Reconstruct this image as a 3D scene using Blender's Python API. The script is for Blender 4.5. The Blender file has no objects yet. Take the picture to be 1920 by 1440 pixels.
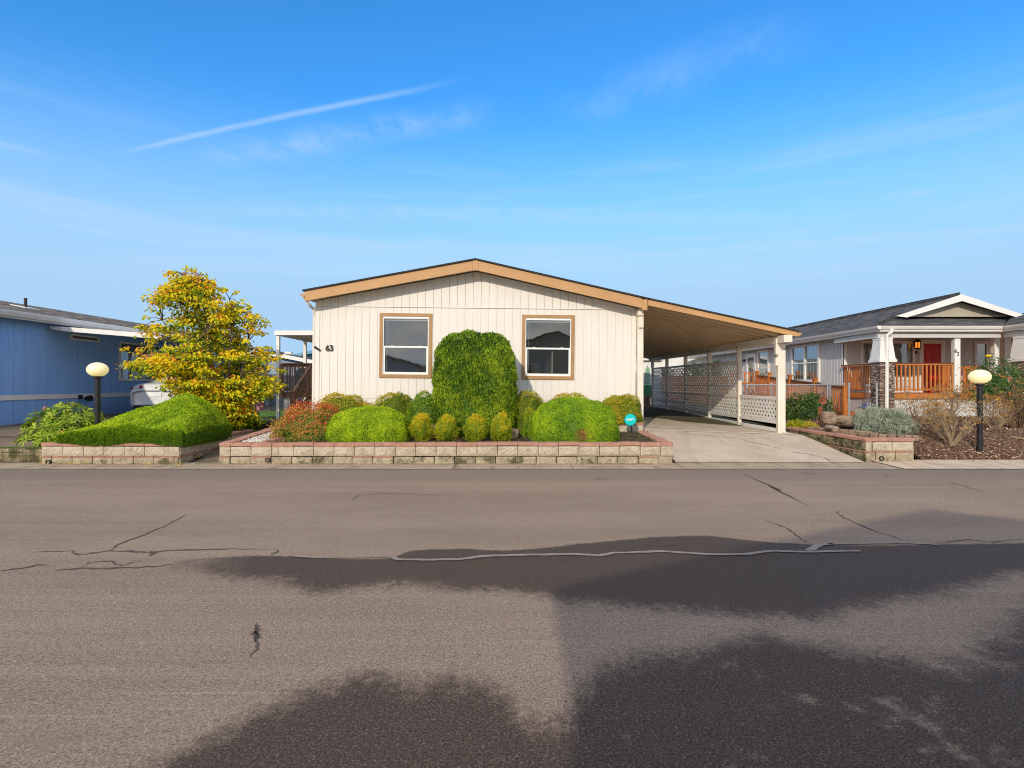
import bpy, math, random
import numpy as np
from mathutils import Vector, Matrix
random.seed(7)
rng = np.random.default_rng(7)
scene = bpy.context.scene
COL = scene.collection
F, CH = 1050.0, 1.6          # focal length in photo pixels, eye height in metres

def PX(px, Y): return (px - 960) * Y / F
def PZ(py, Y): return CH - (py - 720) * Y / F
def P(px, py, Y): return Vector((PX(px, Y), Y, PZ(py, Y)))
def ss(a, b, x):
    t = min(1, max(0, (x - a) / (b - a))); return t * t * (3 - 2 * t)

# ------------------------------------------------------------------ mesh builder
class MB:
    xf = None
    def __init__(s): s.v = []; s.f = []; s.m = []; s.mi = 0
    def add(s, verts, faces):
        o = len(s.v)
        for p in verts:
            p = Vector(p)
            s.v.append(MB.xf @ p if MB.xf is not None else p)
        for f in faces:
            s.f.append([i + o for i in f]); s.m.append(s.mi)
        return s
    def box(s, x0, x1, y0, y1, z0, z1):
        return s.add([(x0,y0,z0),(x1,y0,z0),(x1,y1,z0),(x0,y1,z0),(x0,y0,z1),(x1,y0,z1),(x1,y1,z1),(x0,y1,z1)],
              [(0,3,2,1),(4,5,6,7),(0,1,5,4),(1,2,6,5),(2,3,7,6),(3,0,4,7)])
    def obox(s, c, a, b, d):
        c, a, b, d = map(Vector, (c, a, b, d))
        vs = [c-a-b-d, c+a-b-d, c+a+b-d, c-a+b-d, c-a-b+d, c+a-b+d, c+a+b+d, c-a+b+d]
        return s.add(vs, [(0,3,2,1),(4,5,6,7),(0,1,5,4),(1,2,6,5),(2,3,7,6),(3,0,4,7)])
    def bar(s, p, q, w, t, side=None):
        p, q = Vector(p), Vector(q); d = q - p; L = d.length
        if L < 1e-5: return s
        d /= L
        if side is None: side = Vector((0,0,1)) if abs(d.z) < .9 else Vector((1,0,0))
        side = Vector(side); side = (side - d * side.dot(d)).normalized(); o = d.cross(side)
        return s.obox((p+q)/2, d*L/2, side*w/2, o*t/2)
    def prism(s, poly, y0, y1):                      # poly in (x,z), counter-clockwise seen from -Y
        n = len(poly)
        vs = [(x,y0,z) for x,z in poly] + [(x,y1,z) for x,z in poly]
        fs = [tuple(range(n)), tuple(range(2*n-1, n-1, -1))]
        fs += [(i, i+n, (i+1)%n+n, (i+1)%n) for i in range(n)]
        return s.add(vs, fs)
    def prismx(s, poly, x0, x1):                     # poly in (y,z)
        n = len(poly)
        vs = [(x0,y,z) for y,z in poly] + [(x1,y,z) for y,z in poly]
        fs = [tuple(range(n-1,-1,-1)), tuple(range(n, 2*n))]
        fs += [(i, (i+1)%n, (i+1)%n+n, i+n) for i in range(n)]
        return s.add(vs, fs)
    def tube(s, pts, rad, n=6, cap=True):
        pts = [Vector(p) for p in pts]
        if not hasattr(rad, '__len__'): rad = [rad]*len(pts)
        up = Vector((.31,.17,.93)); vs = []; N = len(pts)
        for i, p in enumerate(pts):
            d = (pts[min(i+1,N-1)] - pts[max(i-1,0)])
            d = d.normalized() if d.length > 1e-9 else Vector((0,0,1))
            if abs(d.dot(up)) > .97: up = Vector((1,.1,.05)).normalized()
            a = d.cross(up).normalized(); b = d.cross(a)
            for k in range(n):
                t = 2*math.pi*k/n
                vs.append(p + (a*math.cos(t) + b*math.sin(t))*rad[i])
        fs = [(i*n+k, i*n+(k+1)%n, (i+1)*n+(k+1)%n, (i+1)*n+k) for i in range(N-1) for k in range(n)]
        if cap: fs += [tuple(range(n-1,-1,-1)), tuple(range((N-1)*n, N*n))]
        return s.add(vs, fs)
    def lathe(s, prof, c, n=20, axis='z'):           # prof: (r, h)
        vs = []; c = Vector(c)
        for r, h in prof:
            for k in range(n):
                t = 2*math.pi*k/n
                if axis == 'z': vs.append(c + Vector((r*math.cos(t), r*math.sin(t), h)))
                elif axis == 'x': vs.append(c + Vector((h, r*math.cos(t), r*math.sin(t))))
                else: vs.append(c + Vector((r*math.cos(t), h, r*math.sin(t))))
        N = len(prof)
        fs = [(i*n+k, i*n+(k+1)%n, (i+1)*n+(k+1)%n, (i+1)*n+k) for i in range(N-1) for k in range(n)]
        fs += [tuple(range(n-1,-1,-1)), tuple(range((N-1)*n, N*n))]
        return s.add(vs, fs)
    def grid(s, fn, nu, nv):
        vs = [fn(i/nu, j/nv) for j in range(nv+1) for i in range(nu+1)]
        w = nu+1
        return s.add(vs, [(j*w+i, j*w+i+1, (j+1)*w+i+1, (j+1)*w+i) for j in range(nv) for i in range(nu)])
    def ribbon(s, pts, widths, z, fn=None):          # flat strip on the ground through (x,y) points
        n = len(pts); vs = []
        for i, (x, y) in enumerate(pts):
            a = pts[max(i-1,0)]; b = pts[min(i+1,n-1)]
            d = Vector((b[0]-a[0], b[1]-a[1], 0)).normalized(); o = Vector((-d.y, d.x, 0))
            w = widths[i] if hasattr(widths, '__len__') else widths
            for sg in (-1, 1):
                q = Vector((x, y, 0)) + o*sg*w/2
                q.z = (fn(q.x, q.y) if fn else 0) + z
                vs.append(q)
        return s.add(vs, [(2*i+1, 2*i, 2*i+2, 2*i+3) for i in range(n-1)])
    def build(s, name, mats, parent=None, smooth=False, bevel=0):
        me = bpy.data.meshes.new(name)
        off = Vector((0,0,0))
        q = parent
        while q is not None: off += q.location; q = q.parent
        me.from_pydata([tuple(p - off) for p in s.v], [], s.f)
        if not isinstance(mats, (list, tuple)): mats = [mats]
        for m in mats: me.materials.append(m)
        me.polygons.foreach_set('material_index', s.m)
        if smooth: me.polygons.foreach_set('use_smooth', [True]*len(s.f))
        me.update()
        o = bpy.data.objects.new(name, me); COL.objects.link(o)
        if parent is not None: o.parent = parent
        if bevel:
            b = o.modifiers.new('bevel', 'BEVEL'); b.width = bevel; b.segments = 2; b.limit_method = 'ANGLE'
        return o

def tag(o, label=None, cat=None, group=None, kind=None):
    if label: o['label'] = label
    if cat: o['category'] = cat
    if group: o['group'] = group
    if kind: o['kind'] = kind
    return o
def thing(name, label, cat, loc=(0,0,0), group=None):
    o = bpy.data.objects.new(name, None); COL.objects.link(o); o.location = loc
    o.empty_display_size = .2
    return tag(o, label, cat, group)
def copy_tree(o, parent=None):
    c = o.copy(); COL.objects.link(c)
    if parent is not None: c.parent = parent
    for ch in [k for k in bpy.data.objects if k.parent == o]: copy_tree(ch, c)
    return c

# ------------------------------------------------------------------ materials
class NT:
    def __init__(s, tree): s.t = tree; s.L = tree.links
    def n(s, typ, props=None, **inp):
        k = s.t.nodes.new(typ)
        for a, b in (props or {}).items(): setattr(k, a, b)
        for a, b in inp.items():
            key = int(a[1:]) if a[0] == 'i' and a[1:].isdigit() else a.replace('_', ' ')
            s.set(k.inputs[key], b)
        return k
    def set(s, sock, b):
        if isinstance(b, bpy.types.NodeSocket): s.L.new(b, sock)
        else:
            if isinstance(b, (tuple, list)) and len(b) == 3 and sock.type == 'RGBA': b = (*b, 1)
            sock.default_value = b
    def m(s, op, a, b=None, c=None, clamp=False):
        k = s.t.nodes.new('ShaderNodeMath'); k.operation = op; k.use_clamp = clamp
        for i, x in enumerate((a, b, c)):
            if x is not None: s.set(k.inputs[i], x)
        return k.outputs[0]
    def step(s, x, a, b):
        k = s.t.nodes.new('ShaderNodeMapRange'); k.interpolation_type = 'SMOOTHSTEP'
        s.set(k.inputs[0], x); s.set(k.inputs[1], a); s.set(k.inputs[2], b)
        return k.outputs[0]
    def noise(s, vec, scale, detail=4, rough=.55):
        k = s.n('ShaderNodeTexNoise', None, Vector=vec, Scale=scale, Detail=detail, Roughness=rough)
        return k.outputs['Fac']
    def mix(s, f, a, b, blend='MIX'):
        k = s.t.nodes.new('ShaderNodeMix'); k.data_type = 'RGBA'; k.blend_type = blend
        s.set(k.inputs[0], f); s.set(k.inputs[6], a); s.set(k.inputs[7], b)
        return k.outputs[2]
    def ramp(s, fac, stops):
        k = s.t.nodes.new('ShaderNodeValToRGB'); s.set(k.inputs[0], fac)
        e = k.color_ramp.elements
        while len(e) < len(stops): e.new(.5)
        for i, (p, c) in enumerate(stops): e[i].position = p; e[i].color = (*c, 1)
        return k.outputs[0]
    def bump(s, h, strength=.4, dist=.01):
        return s.n('ShaderNodeBump', None, Height=h, Strength=strength, Distance=dist).outputs[0]
    def scaled(s, vec, sc):
        return s.n('ShaderNodeVectorMath', {'operation': 'MULTIPLY'}, i0=vec, i1=sc).outputs[0]

def newmat(name):
    m = bpy.data.materials.new(name); m.use_nodes = True
    nt = NT(m.node_tree); b = m.node_tree.nodes['Principled BSDF']
    pos = nt.n('ShaderNodeNewGeometry').outputs['Position']
    return m, nt, b, pos

def mat(name, c1, c2=None, scale=6, rough=.7, bump=0, bscale=60, bdist=.004, metal=0, stretch=(1,1,1), spec=.35, detail=5, speck=None):
    m, nt, b, pos = newmat(name)
    if c2 is None: c2 = tuple(x*.86 for x in c1)
    vec = nt.scaled(pos, stretch)
    fac = nt.step(nt.noise(vec, scale, detail), .3, .7)
    col = nt.mix(fac, c1, c2)
    if speck:
        col = nt.mix(nt.step(nt.noise(pos, speck[1], 2), speck[2], speck[2]+.06), col, speck[0])
    nt.set(b.inputs['Base Color'], col)
    b.inputs['Roughness'].default_value = rough; b.inputs['Metallic'].default_value = metal
    b.inputs['Specular IOR Level'].default_value = spec
    if bump:
        nt.set(b.inputs['Normal'], nt.bump(nt.noise(vec, bscale, 5, .65), bump, bdist))
    return m

def leafmat(name, stops, trans=.28, rough=.55, spec=.25):
    m, nt, b, pos = newmat(name)
    a = nt.n('ShaderNodeAttribute', {'attribute_name': 'rnd'}).outputs['Fac']
    col = nt.ramp(a, stops)
    nt.set(b.inputs['Base Color'], col)
    b.inputs['Roughness'].default_value = rough; b.inputs['Specular IOR Level'].default_value = spec
    tr = nt.n('ShaderNodeBsdfTranslucent', None, Color=col)
    mx = nt.n('ShaderNodeMixShader', None, i0=trans, i1=b.outputs[0], i2=tr.outputs[0])
    out = m.node_tree.nodes['Material Output']; nt.L.new(mx.outputs[0], out.inputs[0])
    return m

def glass_mat(name, tint=(.02,.024,.026), refl=.3, clear=0.0):
    m, nt, b, pos = newmat(name)
    wob = nt.bump(nt.noise(pos, 1.5, 2), .10, .02)
    d = nt.n('ShaderNodeBsdfDiffuse', None, Color=tint)
    base = d.outputs[0]
    if clear:
        t = nt.n('ShaderNodeBsdfTransparent', None, Color=(.94,.96,.95))
        base = nt.n('ShaderNodeMixShader', None, i0=clear, i1=base, i2=t.outputs[0]).outputs[0]
    g = nt.n('ShaderNodeBsdfGlossy', None, Color=(.95,.97,1), Roughness=.015, Normal=wob)
    fr = nt.n('ShaderNodeLayerWeight', None, Blend=.25).outputs['Fresnel']
    fac = nt.m('ADD', fr, refl, clamp=True)
    mx = nt.n('ShaderNodeMixShader', None, i0=fac, i1=base, i2=g.outputs[0])
    nt.L.new(mx.outputs[0], m.node_tree.nodes['Material Output'].inputs[0])
    return m

M = {}
M['siding'] = mat('cream_siding', (.765,.725,.665), (.73,.69,.63), 1.2, .55, .12, 50, .002, stretch=(6,6,.5))
M['white_trim'] = mat('white_trim', (.80,.78,.74), (.74,.72,.68), 3, .5)
M['vinyl'] = mat('white_vinyl', (.82,.82,.80), (.78,.78,.76), 3, .35)
M['tan'] = mat('tan_trim', (.54,.31,.135), (.48,.27,.115), 2, .55, .1, 40, .002)
M['tan2'] = mat('tan_window_trim', (.42,.24,.105), (.36,.2,.085), 2, .55, .1, 40, .002)
M['shingle_dark'] = mat('dark_shingle', (.03,.03,.034), (.05,.05,.052), 9, .9, .5, 50, .01)
M['carport_paint'] = mat('carport_paint', (.80,.74,.63), (.70,.63,.52), 2.5, .6, .15, 30, .003)
M['pan'] = mat('carport_pan', (.54,.36,.19), (.44,.29,.145), 1.5, .5)
M['lattice'] = mat('lattice_vinyl', (.90,.885,.85), (.84,.82,.78), 3, .5)
M['glass'] = glass_mat('window_glass', (.06,.06,.05), .15)
M['glass_room'] = glass_mat('room_window_glass', (.06,.06,.05), .10, .85)
M['room'] = mat('room_paint', (.66,.60,.50), (.60,.54,.45), 2, .8)
M['picture'] = mat('picture_frame', (.10,.025,.02), (.06,.02,.02), 5, .6)
M['curtain'] = mat('dark_screen', (.05,.06,.09), (.04,.05,.07), 4, .5)
M['glass_clear'] = glass_mat('blind_glass', (.03,.04,.04), .08, .85)
M['iron'] = mat('black_iron', (.012,.012,.014), (.02,.02,.02), 10, .45)
M['number'] = mat('bronze_number', (.05,.035,.025), (.03,.02,.015), 20, .4)
M['brick_cap'] = mat('red_cap', (.48,.255,.185), (.36,.185,.135), 7, .85, .5, 90, .004, speck=((.2,.12,.08), 16, .66))
def block_mat(name, c1, c2, dark, amt):
    m, nt, b, pos = newmat(name)
    n1 = nt.noise(pos, 5, 6); n2 = nt.noise(pos, 38, 4, .75); n3 = nt.noise(pos, 2.2, 6, .7)
    col = nt.mix(nt.step(n1, .35, .65), c1, c2)
    col = nt.mix(nt.m('MULTIPLY', nt.step(n2, .52, .64), .6), col, tuple(x*.45 for x in c2))
    col = nt.mix(nt.step(nt.noise(pos, 48, 2), .62, .68), col, (.68,.62,.52))
    col = nt.mix(nt.m('MULTIPLY', nt.step(n3, amt, amt+.12), .85), col, dark)
    nt.set(b.inputs['Base Color'], col); b.inputs['Roughness'].default_value = .92
    b.inputs['Specular IOR Level'].default_value = .15
    nt.set(b.inputs['Normal'], nt.bump(n2, .7, .012))
    return m
M['block'] = block_mat('split_block', (.53,.455,.335), (.40,.34,.25), (.12,.10,.055), .60)
M['block_low'] = block_mat('split_block_low', (.44,.365,.25), (.32,.26,.175), (.075,.07,.03), .50)
M['block_moss'] = block_mat('mossy_block', (.30,.25,.15), (.2,.165,.09), (.05,.05,.02), .45)
M['wood_dark'] = mat('weathered_brown_wood', (.27,.155,.09), (.13,.08,.05), 6, .8, .4, 40, .004, stretch=(1,1,.2))
M['tread'] = mat('stair_tread', (.62,.50,.28), (.45,.35,.19), 8, .8)
M['cedar'] = mat('cedar_stain', (.58,.19,.038), (.40,.125,.026), 5, .6, .3, 40, .003, stretch=(1,1,.25))
M['cedar_dark'] = mat('cedar_dark_rail', (.13,.055,.025), (.09,.04,.02), 5, .6)
M['blue_siding'] = mat('blue_siding', (.26,.47,.86), (.245,.445,.81), 1.2, .6, .15, 40, .003, stretch=(6,6,.5))
M['shingle_brown'] = None
M['gray_siding'] = mat('gray_siding', (.60,.595,.58), (.55,.545,.53), 1.2, .6, .1, 40, .003, stretch=(6,6,.5))
M['galv'] = mat('galvanised', (.52,.55,.56), (.42,.45,.46), 12, .4, metal=.6)
M['red_door'] = mat('red_door', (.55,.015,.012), (.45,.012,.01), 4, .4)
M['lantern'] = None
M['mulch'] = mat('bark_mulch', (.22,.125,.075), (.10,.058,.036), 14, .95, .9, 45, .03, speck=((.28,.19,.12), 40, .62))
M['soil'] = mat('soil', (.07,.052,.028), (.035,.027,.015), 8, .95, .9, 40, .02, speck=((.11,.11,.03), 5, .56))
M['ground'] = mat('yard_ground', (.12,.095,.05), (.06,.055,.028), 1.2, .95, .6, 25, .02, speck=((.07,.10,.02), 2.5, .55))
M['grass'] = leafmat('grass_blade', [(0,(.06,.13,.02)),(.6,(.13,.24,.03)),(1,(.22,.30,.05))])
M['gravel'] = mat('white_gravel', (.72,.68,.6), (.5,.46,.4), 30, .8)
M['stone'] = mat('boulder', (.36,.25,.17), (.20,.145,.11), 6, .9, .8, 18, .02, speck=((.34,.29,.22), 9, .58))
M['rust'] = mat('rusty_iron', (.28,.09,.04), (.16,.05,.025), 14, .85, .4, 60, .004)
M['rubber'] = mat('rubber', (.015,.015,.016), (.025,.025,.025), 12, .8)
M['pipe'] = mat('black_pipe', (.02,.02,.022), (.05,.045,.04), 15, .6)
M['car'] = mat('white_car_paint', (.72,.72,.70), (.70,.70,.68), 2, .25, spec=.6)
M['tail'] = mat('tail_light', (.42,.01,.012), (.3,.008,.01), 8, .2, spec=.7)
M['bark'] = mat('tree_bark', (.20,.155,.11), (.10,.075,.05), 18, .9, .6, 50, .006)
M['twig'] = mat('pale_twig', (.38,.30,.19), (.22,.16,.095), 20, .85)
M['twig_dark'] = mat('brown_twig', (.2,.12,.065), (.11,.065,.038), 20, .85)
M['teal'] = mat('teal_sign', (.0,.60,.58), (.0,.56,.55), 3, .4)
M['teal_edge'] = mat('teal_sign_rim', (.0,.25,.22), (.0,.2,.18), 3, .5)
M['white_paint'] = mat('white_lettering', (.85,.88,.88), None, 3, .5)
M['blue_glaze'] = mat('blue_glaze', (.02,.03,.16), (.015,.02,.1), 8, .25, spec=.6)
M['terracotta'] = mat('terracotta', (.55,.35,.25), (.42,.24,.16), 9, .7)
M['pink'] = mat('pink_plastic', (.52,.22,.27), (.46,.19,.24), 4, .5)
M['pale_blue'] = mat('pale_blue_siding', (.30,.37,.47), (.26,.33,.43), 2, .7)
M['teal_siding'] = mat('teal_siding', (.16,.36,.47), (.13,.31,.42), 2, .7)
M['green_panel'] = mat('green_panel', (.03,.22,.10), (.02,.16,.07), 4, .6)
M['pale_green'] = mat('pale_green_panel', (.24,.40,.29), (.2,.34,.24), 4, .6)
M['beige'] = mat('beige_siding', (.42,.37,.29), (.38,.33,.26), 2, .7)
M['stackstone'] = None
def weathered(key, dirt, amt):
    m = M[key]; nt = NT(m.node_tree); b = m.node_tree.nodes['Principled BSDF']
    pos = nt.n('ShaderNodeNewGeometry').outputs['Position']; old = b.inputs['Base Color'].links[0].from_socket
    run = nt.step(nt.noise(nt.scaled(pos, (9,9,.35)), 1.0, 5, .65), .52, .74); spot = nt.step(nt.noise(pos, 3.1, 6, .7), .45, .7)
    nt.set(b.inputs['Base Color'], nt.mix(nt.m('MULTIPLY', nt.m('MULTIPLY', run, spot), amt), old, dirt))
weathered('siding', (.46,.40,.32), .38); weathered('blue_siding', (.16,.26,.46), .5); weathered('gray_siding', (.40,.39,.37), .4)
weathered('tan', (.36,.20,.085), .4); weathered('white_trim', (.52,.49,.43), .4); weathered('carport_paint', (.45,.39,.29), .5)

# ------------------------------------------------------------------ special materials
def shingle_mat(name, c1, c2, c3, sc=(2.6, 2.6, 9)):
    m, nt, b, pos = newmat(name)
    v = nt.scaled(pos, sc)
    n1 = nt.noise(v, 2.2, 3, .6); n2 = nt.noise(pos, 90, 2, .7)
    col = nt.ramp(n1, [(.36, c1), (.5, c2), (.64, c3)])
    z = nt.n('ShaderNodeSeparateXYZ', None, Vector=pos).outputs[2]
    course = nt.m('FRACT', nt.m('MULTIPLY', z, 22))
    col = nt.mix(nt.m('MULTIPLY', nt.step(course, .8, 1), .35), col, c1)
    col = nt.mix(nt.m('MULTIPLY', nt.step(n2, .45, .7), .4), col, c1)
    nt.set(b.inputs['Base Color'], col); b.inputs['Roughness'].default_value = .95
    b.inputs['Specular IOR Level'].default_value = .15
    nt.set(b.inputs['Normal'], nt.bump(nt.m('ADD', n2, course), .5, .01))
    return m
M['shingle_brown'] = shingle_mat('brown_grey_shingle', (.06,.052,.046), (.16,.14,.12), (.36,.30,.24), (1.2,1.0,7))
M['shingle_gray'] = shingle_mat('charcoal_shingle', (.05,.05,.053), (.09,.088,.09), (.155,.145,.14), (1.0,1.0,7))

def lamp_mat():
    m, nt, b, pos = newmat('lit_globe')
    z = nt.n('ShaderNodeTexCoord').outputs['Object']
    nt.set(b.inputs['Base Color'], (.90,.76,.48)); b.inputs['Roughness'].default_value = .35
    nt.set(b.inputs['Emission Color'], (1,.78,.32)); b.inputs['Emission Strength'].default_value = .34
    return m
M['globe'] = lamp_mat()
def lantern_mat():
    m, nt, b, pos = newmat('lit_amber_glass')
    nt.set(b.inputs['Base Color'], (.7,.3,.05)); nt.set(b.inputs['Emission Color'], (1,.3,.03))
    b.inputs['Emission Strength'].default_value = .8
    return m
M['lantern'] = lantern_mat()
def stack_mat():
    m, nt, b, pos = newmat('stacked_ledgestone')
    v = nt.scaled(pos, (4, 4, 14))
    vo = nt.n('ShaderNodeTexVoronoi', None, Vector=v, Scale=1.0).outputs
    col = nt.ramp(nt.n('ShaderNodeSeparateColor', None, Color=vo['Color']).outputs[0],
                  [(0,(.16,.11,.085)),(.5,(.30,.215,.165)),(1,(.42,.33,.26))])
    ed = nt.n('ShaderNodeTexVoronoi', {'feature':'DISTANCE_TO_EDGE'}, Vector=v, Scale=1.0).outputs['Distance']
    col = nt.mix(nt.step(ed, .09, .02), col, (.045,.035,.03))
    nt.set(b.inputs['Base Color'], col); b.inputs['Roughness'].default_value = .9
    nt.set(b.inputs['Normal'], nt.bump(nt.step(ed, 0, .2), .8, .03))
    return m
M['stackstone'] = stack_mat()

def curve_node(nt, x01, pts, x0, x1, ymax=12.0):
    k = nt.t.nodes.new('ShaderNodeFloatCurve'); nt.set(k.inputs['Value'], x01)
    c = k.mapping.curves[0]; pts = sorted(pts)
    for p in pts: pass
    pp = [((x-x0)/(x1-x0), y/ymax) for x, y in pts]
    pp = [(0.0, pp[0][1])] + pp + [(1.0, pp[-1][1])]
    c.points[0].location = pp[0]; c.points[1].location = pp[-1]
    for x, y in pp[1:-1]: c.points.new(x, y)
    for p in c.points: p.handle_type = 'AUTO'
    k.mapping.update()
    return nt.m('MULTIPLY', k.outputs[0], ymax)

def asphalt():
    m, nt, b, pos = newmat('asphalt')
    sx = nt.n('ShaderNodeSeparateXYZ', None, Vector=pos).outputs; X, Y = sx[0], sx[1]
    big = nt.noise(nt.scaled(pos, (.25,.9,1)), .8, 5, .6)
    streak = nt.noise(nt.scaled(pos, (.12,5,1)), 1.0, 4, .6)
    grain = nt.noise(pos, 75, 5, .85); mid = nt.noise(pos, 28, 5, .75)
    grain2 = nt.n('ShaderNodeSeparateColor', None, Color=nt.n('ShaderNodeTexVoronoi', None, Vector=pos, Scale=150).outputs['Color']).outputs[0]
    col = nt.mix(nt.step(big, .32, .68), (.235,.176,.130), (.32,.245,.182))
    col = nt.mix(nt.m('MULTIPLY', nt.step(streak, .5, .72), .5), col, (.345,.275,.212))
    col = nt.mix(nt.m('MULTIPLY', nt.step(streak, .45, .25), .4), col, (.175,.14,.115))
    col = nt.mix(nt.m('MULTIPLY', nt.step(mid, .5, .64), .5), col, (.36,.285,.215))
    col = nt.mix(nt.m('MULTIPLY', nt.step(mid, .48, .36), .55), col, (.14,.108,.085))
    scr = nt.noise(nt.scaled(pos, (.25,26,1)), 1.0, 3, .6)
    col = nt.mix(nt.m('MULTIPLY', nt.step(scr, .62, .74), .45), col, (.42,.34,.265))
    # a greyer, darker lane of older asphalt beside the kerb
    lane = nt.m('ADD', Y, nt.m('MULTIPLY', nt.m('SUBTRACT', big, .5), 1.4))
    col = nt.mix(nt.m('MULTIPLY', nt.step(lane, 9.0, 9.7), .62), col, (.17,.15,.136))
    col = nt.mix(nt.m('MULTIPLY', nt.step(grain, .52, .62), .85), col, (.47,.37,.28))
    col = nt.mix(nt.m('MULTIPLY', nt.step(grain, .47, .37), .95), col, (.075,.054,.042))  # dark specks, also standing for shade in the pits between pebbles
    col = nt.mix(nt.m('MULTIPLY', nt.step(grain2, .90, .97), .5), col, (.52,.44,.35))
    col = nt.mix(nt.m('MULTIPLY', nt.step(grain2, .10, .04), .5), col, (.10,.078,.066))
    oil = nt.n('ShaderNodeTexVoronoi', None, Vector=nt.scaled(pos, (.5,.62,1)), Scale=1.0, Randomness=1.0).outputs['Distance']
    oil = nt.m('ADD', oil, nt.m('MULTIPLY', nt.m('SUBTRACT', nt.noise(pos, 6, 5, .7), .5), .16))
    col = nt.mix(nt.m('MULTIPLY', nt.step(oil, .10, .03), .40), col, (.09,.07,.055))
    worn = nt.step(nt.noise(nt.scaled(pos, (.7,1.3,1)), 1.1, 7, .72), .56, .66)
    col = nt.mix(nt.m('MULTIPLY', worn, .28), col, (.20,.155,.118))
    # damp stains: boundaries measured on the road, edges broken by noise
    x01 = nt.m('DIVIDE', nt.m('ADD', X, 5.0), 12.0)
    up = [(-3.3,4.9),(-3.1,5.05),(-2.75,5.17),(-2.2,5.22),(-1.57,5.14),(-1.11,5.18),(-.98,5.36),(-.57,5.45),(0,5.4),(.75,5.64),(2.08,5.9),(2.41,5.75),(2.99,5.6),(3.5,5.56),(5.16,5.64)]
    lo = [(-3.3,4.95),(-2.77,4.8),(-2.24,4.62),(-1.8,4.49),(-1.51,4.29),(-1.32,4.33),(-.94,4.48),(-.41,4.33),(0,4.31),(.39,4.12),(.91,4.0),(1.41,3.9),(1.78,3.82),(2.15,3.83),(2.41,3.95),(2.81,4.1),(3.36,4.3),(3.85,4.54),(4.32,4.73)]
    p2 = [(-2.2,1.7),(-1.6,2.2),(-1.35,2.55),(-1.02,2.95),(-.7,3.08),(-.53,2.97),(-.32,3.04),(0,2.82),(.1,2.64),(.26,2.72),(.37,2.93),(.59,3.22),(1.01,3.33),(1.29,3.46),(1.63,3.57),(1.78,3.46),(2.3,3.26),(2.47,3.2),(2.97,3.5),(3.49,3.85),(4.2,4.3),(5.5,4.9)]
    cu, cl, c2 = (curve_node(nt, x01, q, -5, 7) for q in (up, lo, p2))
    nz = nt.m('SUBTRACT', nt.noise(nt.scaled(pos, (1.6,1,1)), 3.5, 8, .72), .5)
    nzf = nt.m('SUBTRACT', nt.noise(pos, 16, 6, .75), .5)
    Yd = nt.m('ADD', nt.m('ADD', Y, nt.m('MULTIPLY', nz, .42)), nt.m('MULTIPLY', nzf, .62))
    Yu = nt.m('ADD', Y, nt.m('ADD', nt.m('MULTIPLY', nz, .12), nt.m('MULTIPLY', nzf, .10)))
    a1 = nt.m('MULTIPLY', nt.step(nt.m('SUBTRACT', Yd, cl), -.16, .18), nt.step(nt.m('SUBTRACT', cu, Yu), -.02, .04))
    xl = nt.step(nt.m('ADD', X, nt.m('MULTIPLY', nz, 1.2)), -3.4, -2.3)
    a1 = nt.m('MULTIPLY', a1, xl)
    a2 = nt.step(nt.m('SUBTRACT', c2, Yd), -.2, .2)
    dry = nt.step(nt.noise(pos, 1.7, 7, .7), .56, .66)      # half-dried islands inside the damp area
    a2 = nt.m('MULTIPLY', a2, nt.m('SUBTRACT', 1, nt.m('MULTIPLY', dry, nt.m('MULTIPLY', nt.step(X, .0, .8), .7))))
    wet = nt.m('MAXIMUM', a1, a2)
    wetcol = nt.mix(nt.step(grain, .42, .62), (.032,.023,.018), (.120,.088,.066))
    wetcol = nt.mix(nt.m('MULTIPLY', nt.step(grain2, .955, .985), .6), wetcol, (.24,.21,.18))
    col = nt.mix(nt.m('MULTIPLY', wet, .93), col, wetcol)
    nt.set(b.inputs['Base Color'], col)
    nt.set(b.inputs['Roughness'], nt.m('SUBTRACT', .92, nt.m('MULTIPLY', wet, .25)))
    b.inputs['Specular IOR Level'].default_value = .12
    nt.set(b.inputs['Normal'], nt.bump(grain, .45, .004))
    return m
M['asphalt'] = asphalt()
M['crack'] = mat('crack_filler_dark', (.085,.066,.053), (.12,.095,.075), 12, .95, .5, 60, .01)
M['seal'] = mat('crack_seal', (.30,.255,.215), (.24,.205,.175), 9, .8, .4, 60, .004)

def concrete(name, c1, c2, c3, stain):
    m, nt, b, pos = newmat(name)
    n1 = nt.noise(pos, 1.4, 7, .68); n2 = nt.noise(nt.scaled(pos, (3,.6,1)), 1.3, 6, .7); n3 = nt.noise(pos, 70, 3, .7)
    col = nt.mix(nt.step(n1, .36, .64), c1, c2)
    col = nt.mix(nt.m('MULTIPLY', nt.step(n2, .52, .62), stain), col, c3)
    col = nt.mix(nt.m('MULTIPLY', nt.step(n3, .55, .7), .35), col, c3)
    nt.set(b.inputs['Base Color'], col); b.inputs['Roughness'].default_value = .9
    b.inputs['Specular IOR Level'].default_value = .2
    nt.set(b.inputs['Normal'], nt.bump(nt.m('ADD', n3, n2), .35, .006))
    return m
M['conc_old'] = concrete('stained_concrete', (.56,.47,.37), (.47,.385,.295), (.32,.26,.20), .28)
M['conc_slab'] = concrete('smooth_slab', (.60,.52,.40), (.52,.43,.31), (.40,.32,.21), .5)
M['gutter'] = concrete('kerb_concrete', (.42,.34,.25), (.33,.265,.19), (.17,.135,.09), .55)
M['walk'] = concrete('pale_walk', (.62,.51,.39), (.54,.44,.33), (.28,.21,.14), .4)
M['drive_brown'] = concrete('aggregate_drive', (.22,.17,.125), (.17,.13,.095), (.09,.07,.05), .6)
M['moss'] = mat('moss', (.085,.095,.012), (.05,.055,.012), 25, .95, .8, 60, .01)

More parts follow.
